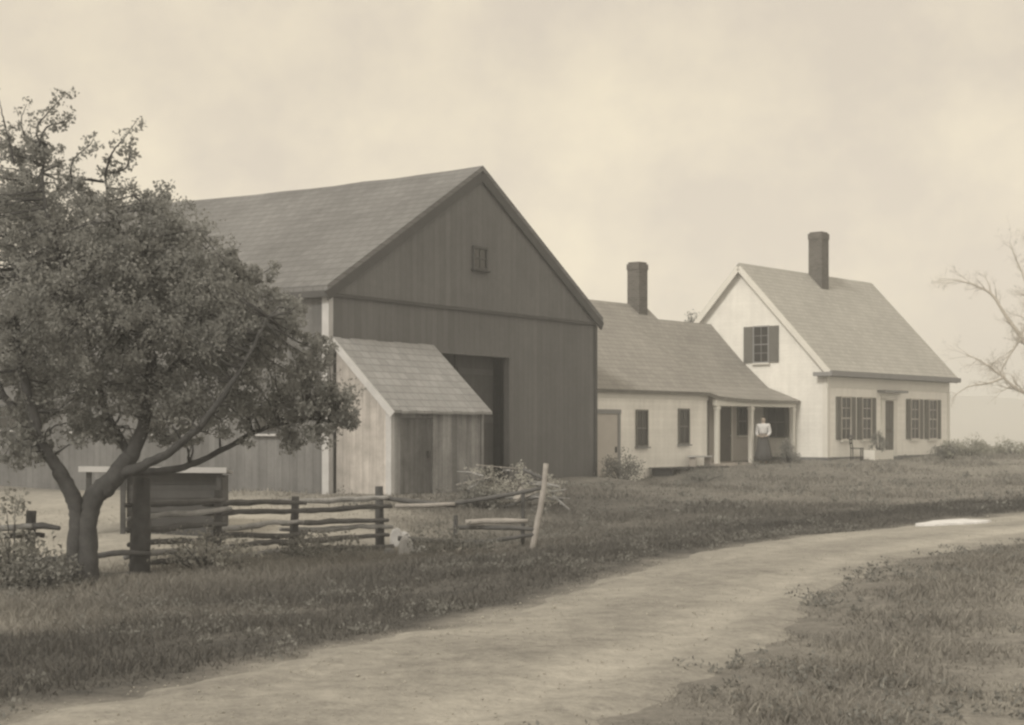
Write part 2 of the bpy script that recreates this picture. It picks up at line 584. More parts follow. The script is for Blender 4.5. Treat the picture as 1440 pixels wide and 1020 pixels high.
i = (np.arange(CR - 1)[None, :] + np.arange(rows - 1)[:, None] * CR).ravel()
r_me = fast_mesh('road', np.c_[Vr[:, 0], Vr[:, 1], zz], np.c_[i, i + CR, i + CR + 1, i + 1], {'tone': tt}, True)
tag(link('road', r_me, M['road']), kind='structure')

# loose stones on the road
def gravel(n=3500):
    i = RNG.integers(15, len(RP) - 25, n); tt_ = RNG.random(n)
    c = RP[i] * (1 - tt_[:, None]) + RP[i + 1] * tt_[:, None]
    d = RP[i + 1] - RP[i]; d = d / np.linalg.norm(d, axis=1)[:, None]
    u = RNG.uniform(-1.12, 1.12, n)
    p = c + np.c_[d[:, 1], -d[:, 0]] * (u * RW[i])[:, None]
    z = height(p[:, 0], p[:, 1]) + .04 * (1 - sstep(.7, 1.05, np.abs(u)))
    s = RNG.uniform(.004, .011, n) * (1 + (RNG.random(n) > .97) * 1.0)
    O = np.array([(1, 0, 0), (-1, 0, 0), (0, 1, 0), (0, -1, 0), (0, 0, .7), (0, 0, -.7)], float)
    V = O[None] * s[:, None, None] * RNG.uniform(.6, 1.3, (n, 6, 1))
    V += np.c_[p, z + .012][:, None, :]
    f = np.array([(0, 2, 4), (2, 1, 4), (1, 3, 4), (3, 0, 4), (2, 0, 5), (1, 2, 5), (3, 1, 5), (0, 3, 5)])
    Fc = (np.arange(n)[:, None, None] * 6 + f[None]).reshape(-1, 3)
    me = fast_mesh('road_gravel', V.reshape(-1, 3), Fc, {'tone': np.repeat(RNG.uniform(.75, 1.0, n), 6)})
    tag(link('road_gravel', me, M['grass']), kind='stuff')


gravel()

# pond and far hills
wm, nt, b = new_mat('pond_water')
b.inputs['Base Color'].default_value = (.2, .19, .17, 1); b.inputs['Roughness'].default_value = .06
b.inputs['Specular IOR Level'].default_value = .5
mb = MB(); mb.add([(-510, 100, -1.5), (550, 100, -1.5), (550, 470, -1.5), (-510, 470, -1.5)], [(0, 1, 2, 3)])
tag(mb.build('pond_water', wm), kind='structure')


def hills():
    xs = np.linspace(-510, 550, 240); ys = np.r_[np.linspace(425, 520, 14), np.linspace(525, 740, 40)]
    def hf(X, Y):
        a = 13.5 + 2.5 * np.sin(X * .016 + 1.2) + 1.2 * np.sin(X * .05) + .5 * np.sin(X * .17 + 2) + .35 * np.sin(X * .61) + .2 * np.sin(X * 1.3 + Y)
        return -2.6 + 4.4 * sstep(425, 520, Y) + a * sstep(500, 590, Y) * (1 - .5 * sstep(600, 740, Y))
    V, Fc, T = grid_mesh(xs, ys, hf, lambda X, Y: 1.0 + 0 * X)
    return fast_mesh('hills', V, Fc, {'tone': T}, True)


tag(link('hills', hills(), M['ground']), kind='structure')


# ------------------------------------------------------------------ grass
def blades(n, xr, yr, keep, hfn, wid, name, lean=.35, tj=.1):
    x = RNG.uniform(*xr, n); y = RNG.uniform(yr[0] ** .5, yr[1] ** .5, n) ** 2
    # thin towards the back, keep what a camera near the photograph's could see
    k = keep(x, y)
    x, y = x[k], y[k]
    # clump: pull to tuft centres
    tuft = RNG.normal(0, .06, (len(x), 2))
    cx = np.round(x / .22) * .22 + np.sin(np.round(y / .22) * 9.1) * .08; cy = np.round(y / .22) * .22 + np.sin(np.round(x / .22) * 7.3) * .08
    x = .35 * x + .65 * cx + tuft[:, 0]; y = .35 * y + .65 * cy + tuft[:, 1]
    rd, hw = road_dist(x, y)
    ok = np.abs(rd) > hw + .12 - .55 * (rd > 0) * (y < 24) - RNG.random(len(x)) ** 2.5 * .7 - .15 * np.sin(x * 4.1 + y * 2.3)
    x, y, rd, hw = x[ok], y[ok], rd[ok], hw[ok]
    z = height(x, y) - .02
    h = hfn(x, y, rd, hw) * RNG.uniform(.45, 1.25, len(x))
    th = RNG.uniform(0, 2 * np.pi, len(x)); w = wid * RNG.uniform(.6, 1.3, len(x)) * (1 + y / 40)
    dx, dy = np.cos(th) * w / 2, np.sin(th) * w / 2
    la = RNG.normal(0, lean, (len(x), 2)) * h[:, None]
    m = len(x)
    V = np.empty((m, 5, 3), np.float32)
    V[:, 0] = np.c_[x - dx, y - dy, z]; V[:, 1] = np.c_[x + dx, y + dy, z]
    V[:, 2] = np.c_[x + dx * .7 + la[:, 0] * .35, y + dy * .7 + la[:, 1] * .35, z + h * .6]
    V[:, 3] = np.c_[x - dx * .7 + la[:, 0] * .35, y - dy * .7 + la[:, 1] * .35, z + h * .6]
    V[:, 4] = np.c_[x + la[:, 0], y + la[:, 1], z + h]
    b = np.arange(m)[:, None] * 5
    T3 = np.concatenate([b + [0, 1, 2], b + [0, 2, 3], b + [3, 2, 4]])
    patch = .5 + .5 * np.sin(x * 1.3 + 2 * np.sin(y * .9)) * np.sin(y * 1.7 + 1.5 * np.sin(x * .7))
    t = np.clip(tone(x, y) + .04 + (patch - .5) * tj * 1.6 + RNG.normal(0, tj, m), .01, .95)
    me = fast_mesh(name, V.reshape(-1, 3), T3, {'tone': np.repeat(t, 5)})
    return tag(link(name, me, M['grass']), kind='stuff')


def in_view(x, y, m=1.5): return np.abs(x) < y * .33 + m + 1.5


def clear_of_buildings(x, y):
    ok = np.ones(len(x), bool)
    for (o, U, Vv, x0, x1, y0, y1) in ((B0, BU, BV, -.05, 12.5, -1.7, 14.2), (H0, HU, HV, -12.2, 10.2, 1.3, 9)):
        lx = (x - o.x) * U.x + (y - o.y) * U.y; ly = (x - o.x) * Vv.x + (y - o.y) * Vv.y
        ok &= ~((lx > x0) & (lx < x1) & (ly > y0) & (ly < y1))
    return ok


def left_keep(x, y):
    rd, hw = road_dist(x, y)
    thin = RNG.random(len(x)) < np.clip(1.15 - 1.0 * np.maximum(0, tone(x, y) - .35) * 2.2, .1, 1)
    return in_view(x, y) & (rd < 0) & clear_of_buildings(x, y) & thin


def left_h(x, y, rd, hw):
    d = -rd - hw
    t = tone(x, y)
    return (.03 + .06 * sstep(.1, .9, d)) * np.where(t > .5, .45, 1) * (1 + .5 * np.sin(x * 2.1) * np.sin(y * 1.9)) + .06 * np.exp(-((d - 6) / 2) ** 2) * (y < 26)


def right_keep(x, y):
    rd, hw = road_dist(x, y)
    return in_view(x, y) & (rd > 0)


def right_h(x, y, rd, hw):
    d = rd - hw
    return (.035 + .035 * sstep(-.3, .9, d)) * (1 + .6 * np.sin(x * 3.1 + y) * np.sin(y * 2.3))


blades(330000, (-14, 12), (7, 34), left_keep, left_h, .010, 'verge_grass', lean=.6, tj=.06)
blades(240000, (-1, 14), (7, 30), right_keep, right_h, .010, 'field_grass', lean=.6, tj=.10)


def far_keep(x, y):
    return in_view(x, y, 3) & clear_of_buildings(x, y)


blades(90000, (-8, 26), (33, 74), far_keep, lambda x, y, rd, hw: .06 + .07 * (np.sin(x * .9) * np.sin(y * .7) > .2) + .08 * sstep(58, 66, y), .018, 'meadow_grass', tj=.08)


# ------------------------------------------------------------------ leaves and shrubs
def leaf_cloud(name, cents, rads, per, size, mat, parent, squash=1.0, droop=.3, seed=0):
    """leaves scattered in many small clumps; every leaf a bent quad"""
    r = np.random.default_rng(seed)
    cents = np.asarray(cents, float); rads = np.asarray(rads, float)
    n = len(cents) * per
    ci = np.repeat(np.arange(len(cents)), per)
    d = r.normal(0, 1, (n, 3)); d /= np.linalg.norm(d, axis=1)[:, None]
    rr = rads[ci] * r.random(n) ** .45
    p = cents[ci] + d * rr[:, None] * [1, 1, squash]
    a = r.normal(0, 1, (n, 3)); a[:, 2] -= droop; a /= np.linalg.norm(a, axis=1)[:, None]
    b = np.cross(a, r.normal(0, 1, (n, 3))); b /= np.linalg.norm(b, axis=1)[:, None]
    L = (size * r.uniform(.6, 1.35, n))[:, None]; W = L * .3
    nn = np.cross(a, b)
    V = np.empty((n, 4, 3))
    V[:, 0] = p; V[:, 1] = p + a * L * .5 + b * W + nn * L * .08
    V[:, 2] = p + a * L; V[:, 3] = p + a * L * .5 - b * W + nn * L * .08
    ct = r.random(len(cents))
    t = np.clip(.5 * ct[ci] + .5 * r.random(n), 0, 1)
    q = np.arange(n)[:, None] * 4 + [0, 1, 2, 3]
    me = fast_mesh(name, V.reshape(-1, 3), q, {'tone': np.repeat(t, 4)})
    return link(name, me, mat, parent)


def shrub(name, label, x, y, w, h, mat, n=26, per=60, leaf=.06, cat='shrub', group=None, squash=1.0, seed=1, z=None, depth=None):
    r = random.Random(seed)
    z0 = gz(x, y) if z is None else z
    t = thing(name, label, cat, (x, y, z0), 0, group)
    depth = depth or w
    mb = MB(); cents, rads = [], []
    for i in range(n):
        a = r.uniform(0, 6.283); rr = math.sqrt(r.random())
        k = r.uniform(.25, 1)
        cx, cy = math.cos(a) * rr * w * .42, math.sin(a) * rr * depth * .42
        top = h * (1 - .5 * rr * rr) * r.uniform(.8, 1.0)
        cz = top * k
        cents.append((cx, cy, cz)); rads.append(r.uniform(.12, .22) * min(1.6, max(w, h)))
        if i % 2 == 0:
            mb.tube([(cx * .15, cy * .15, -.05), (cx * .55, cy * .55, cz * .5), (cx, cy, cz)], [.018, .012, .005], 5)
    mb.build('stem', M['bark'], t)
    leaf_cloud('foliage', cents, rads, per, leaf, mat, t, squash, seed=seed)
    return t


# ------------------------------------------------------------------ the apple tree at the left
TY = 21.0


def apple_tree():
    base = P(115, 828, TY); base.z = gz(base.x, base.y)
    t = thing('apple_tree', 'large dark leafy apple tree with a forked trunk, before the barn and rail fence', 'tree', base)
    def L(px, py, dy=0):
        q = P(px, py, TY); q.y += dy
        return q - base
    mb = MB()
    def limb(pts, rads, sides=10, wob=.02):
        p, r = smooth_path([L(*q) for q in pts], rads, 7, wob * .6)
        mb.tube(p, r, sides, rough=.09)
        return p
    trunk = [(113, 838, 0), (114, 815, 0), (113, 770, .02), (116, 725, .05), (119, 695, .05)]
    limb([(125, 838, 0), (124, 815, 0), (122, 770, .02), (122, 728, .05), (133, 697, .06), (158, 672, .08), (180, 640, .12)], [.19, .145, .135, .135, .14, .125, .10], 14, .006)
    limb([(106, 838, .02), (106, 815, 0), (105, 770, -.02), (108, 728, 0), (103, 697, -.04), (84, 660, -.1)], [.15, .115, .10, .10, .105, .09], 12, .006)
    paths = []
    paths.append(limb([(106, 712, .02), (88, 665, -.1), (66, 625, -.2), (50, 570, -.2), (26, 480, -.1), (20, 380, .1), (45, 280, .2), (60, 200, .2)], [.10, .085, .075, .065, .055, .04, .03, .012]))
    paths.append(limb([(145, 690, .05), (162, 671, .1), (180, 643, .15), (198, 590, .2), (205, 500, .3), (180, 400, .4), (150, 300, .3), (140, 240, .3)], [.12, .115, .10, .085, .065, .05, .03, .012]))
    paths.append(limb([(165, 668, .1), (205, 655, -.1), (250, 632, -.3), (300, 590, -.5), (350, 520, -.6), (385, 450, -.5)], [.085, .065, .055, .045, .03, .012]))
    paths.append(limb([(185, 664, .1), (240, 660, .5), (285, 640, .8), (350, 605, .9), (420, 590, .8), (490, 597, .7)], [.06, .048, .04, .033, .022, .008]))
    paths.append(limb([(200, 560, .2), (250, 490, .6), (300, 420, .9), (330, 380, 1.0)], [.06, .045, .03, .012]))
    paths.append(limb([(70, 632, -.2), (20, 590, .3), (-50, 500, .6), (-110, 400, .8)], [.07, .055, .04, .02]))
    paths.append(limb([(205, 500, .3), (130, 420, -.4), (100, 330, -.9), (90, 260, -1)], [.05, .04, .03, .01]))
    paths.append(limb([(178, 645, .15), (120, 560, .9), (90, 480, 1.3), (70, 400, 1.5)], [.06, .045, .03, .012]))
    sprays = [[(60, 215, .2), (45, 180, .2), (70, 150, .1), (96, 130, 0)], [(140, 245, .3), (150, 215, .2), (170, 190, .2), (188, 166, .2)],
              [(100, 260, 0), (105, 230, -.1), (125, 205, 0), (132, 195, 0)], [(180, 270, .3), (205, 285, .3), (222, 265, .3), (230, 255, .3)],
              [(20, 230, 0), (8, 190, .1), (0, 160, .1), (-5, 135, .1)], [(60, 200, .2), (30, 190, .3), (20, 165, .3), (28, 140, .3)],
              [(150, 240, .2), (170, 230, .3), (178, 210, .2), (180, 205, .2)], [(45, 215, .2), (60, 180, .1), (88, 172, 0), (92, 165, 0)]]
    cents, rads, sc, sr = [], [], [], []
    r = random.Random(4)
    for s in sprays:
        p = limb(s, [.02, .014, .009, .004], 6, .01)
        for q in p[2::2]:
            for _ in range(2):
                if r.random() < .75:
                    sc.append(q + Vector([r.uniform(-.10, .10) for _ in range(3)])); sr.append(r.uniform(.05, .11))
    # crown volume (px, py, radius px, depth offset, clump count)
    blobs = [(60, 330, 85, 0, 105), (150, 350, 85, .2, 110), (235, 385, 72, .3, 90), (100, 430, 95, -.6, 120), (195, 455, 95, 0, 120), (290, 440, 75, .3, 95),
             (320, 500, 66, .2, 80), (20, 470, 80, .4, 80), (365, 455, 48, .2, 40), (60, 540, 60, .3, 42), (175, 535, 65, .3, 62), (265, 560, 48, 0, 34),
             (385, 560, 46, .7, 36), (440, 588, 36, .7, 26), (487, 590, 17, .7, 10), (240, 320, 42, .3, 34), (110, 275, 50, .2, 48), (45, 250, 48, .2, 44), (190, 300, 38, .2, 26),
             (12, 205, 30, .2, 15), (45, 215, 32, .1, 18), (430, 520, 32, .5, 18), (355, 395, 34, .5, 18), (-50, 330, 105, .3, 90), (-80, 480, 110, .4, 80), (-30, 230, 55, .3, 26),
             (310, 375, 38, .4, 26), (455, 555, 26, .6, 12), (120, 590, 40, .2, 14), (330, 590, 36, .4, 13), (35, 600, 34, -.1, 15), (230, 278, 16, .3, 7), (60, 640, 24, -.1, 7), (225, 600, 30, .2, 8), (435, 490, 30, .5, 12), (405, 440, 28, .4, 12), (470, 555, 22, .7, 8), (400, 620, 20, .8, 6), (25, 575, 34, .5, 14), (95, 600, 34, .6, 10), (155, 615, 30, .5, 8), (265, 600, 32, .4, 9), (325, 560, 34, .4, 14), (10, 640, 26, .2, 8)]
    for (px, py, rp, dy, n) in blobs:
        c = L(px, py, dy); R = rp * TY / F
        for _ in range(int(n * (1.6 if py > 300 else .62))):
            d = Vector((r.gauss(0, 1), r.gauss(0, 1), r.gauss(0, 1))).normalized() * (R * r.random() ** .45 * r.uniform(.8, 1.28))
            d.y *= 1.6
            cents.append(c + d); rads.append(r.choice((.09, .13, .18, .27)) * r.uniform(.85, 1.15) * (1 if rp > 40 and py > 300 else .62))
    # twigs reaching from the limbs into the clumps
    allp = [q for p in paths for q in p[2:]]
    for i in range(0, len(cents), 3):
        c = Vector(cents[i])
        near = min(allp, key=lambda q: (q - c).length_squared)
        if .15 < (near - c).length < 1.8:
            mid = near.lerp(c, .5) + Vector([r.uniform(-.1, .1) for _ in range(3)])
            mb.tube([near, mid, c], [.018, .011, .004], 5)
    mb.build('trunk', M['bark'], t)
    # the crown is one mesh: dense clumps plus the sparse sprays at its top
    c1 = leaf_cloud('crown', cents, rads, 62, .050, M['leaf'], t, .85, seed=3)
    c2 = leaf_cloud('spray', sc, sr, 13, .06, M['leaf'], t, 1, seed=5)
    bm = bmesh.new(); bm.from_mesh(c1.data); bm.from_mesh(c2.data); bm.to_mesh(c1.data); bm.free()
    m2 = c2.data; bpy.data.objects.remove(c2); bpy.data.meshes.remove(m2)


apple_tree()


def weeds(name, n, xr, yr, side, size, leaf, per, seed, lim=99):
    """broad-leaved weeds through the turf, too many to count"""
    r = np.random.default_rng(seed)
    x = r.uniform(*xr, n); y = r.uniform(*yr, n)
    rd, hw = road_dist(x, y); d = np.abs(rd) - hw
    pat = np.sin(x * .9 + seed) * np.sin(y * .8 + 1) + .6 * np.sin(x * 2.2 + y)
    ok = (np.sign(rd) == side) & (d > (.15 if side < 0 else -.3)) & (d < lim) & in_view(x, y) & clear_of_buildings(x, y) & (pat > -.1 + r.random(n) * .8 - .3) & (tone(x, y) < .62)
    x, y = x[ok], y[ok]
    s = size * r.uniform(.5, 1.4, len(x))
    c = np.c_[x, y, height(x, y) + s * .45]
    o = leaf_cloud(name, c, s, per, leaf, M['leaf_mid'], None, .7, droop=-.5, seed=seed)
    return tag(o, kind='stuff')


weeds('verge_weeds', 2600, (-12, 6), (8.5, 31), -1, .09, .035, 34, 61, 9)
weeds('field_weeds', 3200, (0, 12), (8, 28), 1, .07, .032, 22, 62)
weeds('meadow_weeds', 1500, (-4, 24), (30, 66), -1, .16, .07, 20, 63)


# ------------------------------------------------------------------ barn
def window(parent, x0, x1, z0, z1, face, d0, frame_mat, pane_mat, sill_mat=None, fr=.05, mull=(1, 1), shutters=0, sh_mat=None, curtain=False):
    """window on a wall lying in local x (face='y', outside towards -y at y=d0) or in local y (face='x', outside towards -x at x=d0)"""
    def bx(mb, a0, a1, o0, o1, b0, b1):      # a along the wall, o outwards
        if face == 'y': mb.box(a0, a1, d0 - o1, d0 - o0, b0, b1)
        else: mb.box(d0 - o1, d0 - o0, a0, a1, b0, b1)
    w = MB()
    bx(w, x0 - fr, x0, -.02, .055, z0 - fr, z1 + fr); bx(w, x1, x1 + fr, -.02, .055, z0 - fr, z1 + fr)
    bx(w, x0, x1, -.02, .052, z1, z1 + fr); bx(w, x0, x1, -.02, .052, z0 - fr, z0)
    for i in range(1, mull[0] + 1):
        c = x0 + (x1 - x0) * i / (mull[0] + 1); bx(w, c - .009, c + .009, .0, .034, z0, z1)
    for i in range(1, mull[1] + 1):
        c = z0 + (z1 - z0) * i / (mull[1] + 1); k = .018 if i == (mull[1] + 1) // 2 else .009
        bx(w, x0, x1, .0, .036, c - k, c + k)
    wo = w.build('window', frame_mat, parent)
    p = MB(); bx(p, x0, x1, -.01, .018, z0, z1); p.build('pane', pane_mat, wo)
    if sill_mat:
        s = MB(); bx(s, x0 - fr - .04, x1 + fr + .04, .0, .12, z0 - fr - .05, z0 - fr - .002); s.build('sill', sill_mat, wo)
    if shutters:
        for (a0, a1) in ((x0 - fr - shutters, x0 - fr - .012), (x1 + fr + .012, x1 + fr + shutters)):
            s = MB(); bx(s, a0, a1, .004, .05, z0 - .03, z1 + .03)
            for k in range(int((z1 - z0) / .09)):
                zc = z0 + .05 + k * .09; bx(s, a0 + .04, a1 - .04, .05, .06, zc, zc + .045)
            s.build('shutter', sh_mat, wo)
    return wo


BW, BL, BE, BR = 12.43, 14.0, 4.93, 8.45


def make_barn():
    t = thing('barn', 'large weathered grey barn with a broad gable front and a dark doorway', 'barn', B0, BA)
    zb = -.7; th = .16
    d0, d1, dh = 4.0, 7.65, 3.58
    proud = .05
    w = MB()
    w.box(0, d0, 0, th, zb, BE - .12); w.box(d1, BW, 0, th, zb, BE - .12); w.box(d0, d1, 0, th, dh, BE - .12)
    w.build('front_wall', M['barn'], t)
    gm = MB(); gm.prism([(0, BE - .12), (BW, BE - .12), (BW, BE), (BW / 2, BR), (0, BE)], -proud, th, 'y')
    gm.build('gable_wall', M['barn'], t)
    bt = MB(); bt.box(-.02, BW + .02, -proud - .03, -proud + .0, BE - .20, BE - .13); bt.build('drip_board', M['trim_dark'], t)
    s = MB(); s.box(0, th, th, BL - th, zb, BE); s.build('side_wall', M['barn_side'], t)
    s = MB(); s.box(BW - th, BW, th, BL - th, zb, BE); s.build('side_wall', M['barn_side'], t)
    s = MB(); s.prism([(0, zb), (BW, zb), (BW, BE), (BW / 2, BR), (0, BE)], BL - th, BL, 'y'); s.build('back_wall', M['barn'], t)
    # roof slopes with an uneven old ridge
    sl = (BR - BE) / (BW / 2); ov, og, tk = .2, .13, .14
    ys = np.linspace(-og, BL + og, 15)
    sag = [-.10 * math.sin(math.pi * (y + og) / (BL + 2 * og)) + random.uniform(-.02, .02) for y in ys]
    r = MB()
    for sx in (-1, 1):
        for i in range(len(ys) - 1):
            vs = []
            for y, sg in ((ys[i], sag[i]), (ys[i + 1], sag[i + 1])):
                xe = -ov if sx < 0 else BW + ov
                ze = BE - sl * ov
                for (x, z) in ((xe, ze), (xe, ze + tk), (BW / 2, BR + .02 + tk + sg), (BW / 2, BR + .02 + sg)):
                    vs.append((x, y, z + .02))
            fs = [(0, 4, 5, 1), (1, 5, 6, 2), (3, 7, 4, 0)]
            if i == 0: fs.append((0, 1, 2, 3))
            if i == len(ys) - 2: fs.append((4, 7, 6, 5))
            r.add(vs, fs)
    r.build('roof', M['barn_roof'], t)
    # rake boards under the front overhang
    for x0, x1 in ((-ov, BW / 2), (BW + ov, BW / 2)):
        k = MB(); k.beam((x0, -og + .03, BE - sl * ov - .10), (x1, -og + .03, BR - .10), .05, .24); k.build('rake_board', M['trim_dark'], t)
    k = MB(); k.box(-ov - .01, -ov + .04, -og, BL + og, BE - sl * ov - .12, BE - sl * ov + .03); k.build('eaves_board', M['trim_dark'], t)
    c = MB(); c.box(-.035, .13, -.03, .0, zb, BE - .21); c.box(-.035, .0, .0, .17, zb, BE - .16); c.build('corner_board', M['board_pale'], t)
    c = MB(); c.box(BW - .13, BW + .03, -.03, 0, zb, BE - .21); c.build('corner_board', M['trim_dark'], t)
    # recessed doors: one leaf closed, the other pushed inwards
    for (a0, a1, yy) in ((d0 + .01, (d0 + d1) / 2, .55), ((d0 + d1) / 2 + .02, d1 - .01, .50)):
        k = MB(); k.box(a0, a1, yy, yy + .07, -.1, dh + .3)
        dl = k.build('door', M['dark_wood'], t)
        for z in (.5, 1.8, 3.1):
            b2 = MB(); b2.box(a0 + .05, a1 - .05, yy - .035, yy - .002, z, z + .16)
            b2.build('brace', M['trim_dark'], dl)
    j = MB(); j.box(d0 - .1, d0, -.028, .0, .05, dh + .12); j.box(d1, d1 + .1, -.028, .0, .05, dh + .12); j.box(d0, d1, -.028, 0, dh, dh + .12)
    j.build('door_frame', M['barn'], t)
    # small gable window and the stable windows along the side
    window(t, 5.87, 6.43, 5.92, 6.42, 'y', -proud, M['trim_dark'], M['glass'], M['dark_wood'], .06, (1, 1))
    for yc, zc, ww in ((1.9, 1.85, .68), (5.6, 1.85, .7), (8.4, 1.9, .65), (11.3, 1.95, .7)):
        window(t, yc - ww / 2, yc + ww / 2, zc - .28, zc + .28, 'x', 0, M['trim_dark'], M['glass'], M['board_pale'], .06, (1, 1))
    window(t, 8.3, 9.2, 3.2, 3.65, 'x', 0, M['trim_dark'], M['glass'], M['board_pale'], .06, (2, 0))
    return t


make_barn()


def make_shed():
    t = thing('lean_to_shed', 'small plank lean-to with a pale sloping roof against the barn front, left of its doorway', 'shed', barn(.2, -.06), BA)
    W = 3.72; D = 1.62; z0 = -.15; zt = 3.70; ze = 2.0
    s = MB()
    sl = (zt - ze) / (D + .16)
    zf = ze + .16 * sl - .1
    s.box(0, .35, -D, -D + .09, z0, zf); s.box(1.62, W, -D, -D + .09, z0, zf); s.box(.35, 1.62, -D, -D + .09, 1.88, zf)
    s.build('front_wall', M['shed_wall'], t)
    for x0 in (0, W - .09):
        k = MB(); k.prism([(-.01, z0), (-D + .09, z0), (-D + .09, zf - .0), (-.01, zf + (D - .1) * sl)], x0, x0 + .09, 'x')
        k.build('side_wall', M['shed_side_lit'], t)
    d = MB(); d.box(.36, 1.61, -D + .03, -D + .08, .1, 1.87); dd = d.build('door', surf('weathered_shed_door', g(.17), .25, 1.6, 'planks', pv=.2, size=.18, streak=.3), t)
    h = MB(); h.box(1.42, 1.50, -D - .03, -D + .03, .95, 1.1); h.build('latch', M['trim_dark'], dd)
    r = MB()
    n = 12
    for i in range(n):
        x0 = -.16 + (W + .32) * i / n; x1 = -.16 + (W + .32) * (i + 1) / n
        j = random.uniform(-.012, .012)
        r.add([(x0, .0, zt + j), (x1, .0, zt + j), (x1, -D - .18, ze - .02 + j), (x0, -D - .18, ze - .02 + j),
               (x0, .0, zt + .07 + j), (x1, .0, zt + .07 + j), (x1, -D - .18, ze + .05 + j), (x0, -D - .18, ze + .05 + j)],
              [(0, 1, 2, 3), (7, 6, 5, 4), (0, 4, 5, 1), (2, 6, 7, 3), (0, 3, 7, 4), (1, 5, 6, 2)])
    r.build('roof', M['shed_roof'], t)
    k = MB(); k.beam((-.175, -.02, zt - .02), (-.175, -D - .18, ze - .05), .03, .17); k.build('verge_board', M['board_pale'], t)
    k = MB(); k.box(-.03, .10, -D - .025, -D - .001, z0, zf - .02); k.box(-.03, -.002, -D, -D + .13, z0, zf - .02); k.build('corner_board', M['board_pale'], t)
    k = MB(); k.box(W - .1, W + .02, -D - .025, -D - .001, z0, zf - .02); k.build('corner_board', M['shed_wall'], t)


make_shed()


def make_pen():
    Yc = 28.6
    a = P(312, 700, Yc); z = gz(a.x - 1, Yc)
    t = thing('animal_pen', 'low dark plank pen with a pale-edged flat roof, behind the fence right of the tree', 'pen', (a.x - 1.25, Yc, z), math.radians(6))
    top = .88 - z
    x0, x1 = -.48, 1.24; y0, y1 = 0, 1.5
    f = MB()
    nb = 5
    for i in range(nb):
        za = -.1 + (top + .08) * i / nb; zb2 = -.1 + (top + .08) * (i + 1) / nb - .012
        f.box(x0, x1, y0 + random.uniform(-.008, .008), y0 + .04, za, zb2)
    f.build('front_wall', M['pen_wood'], t)
    for x in (x0 - .001, x1 - .04):
        k = MB(); k.box(x, x + .041, y0 + .041, y1 - .041, -.1, top - .15); k.build('side_wall', M['pen_wood'], t)
    k = MB(); k.box(x0, x1, y1 - .04, y1, -.1, top - .15); k.build('back_wall', M['pen_wood'], t)
    for x in (x0 - .06, x1 - .05, -1.16):
        k = MB(); k.beam((x, y0 - .05, -.15), (x + random.uniform(-.02, .02), y0 - .05, top - .01), .09, .09, (0, 1, 0)); k.build('post', M['pen_wood'], t)
    k = MB(); k.add([(-1.3, -.16, top), (1.32, -.16, top - .03), (1.32, 1.66, top - .13), (-1.3, 1.66, top - .10),
                     (-1.3, -.16, top + .05), (1.32, -.16, top + .02), (1.32, 1.66, top - .08), (-1.3, 1.66, top - .05)],
                    [(3, 2, 1, 0), (4, 5, 6, 7), (0, 1, 5, 4), (1, 2, 6, 5), (2, 3, 7, 6), (3, 0, 4, 7)])
    k.build('roof', M['shed_roof'], t)
    k = MB(); k.beam((-1.31, -.18, top + .015), (1.33, -.18, top - .015), .03, .10); k.build('fascia', M['board_pale'], t)


make_pen()


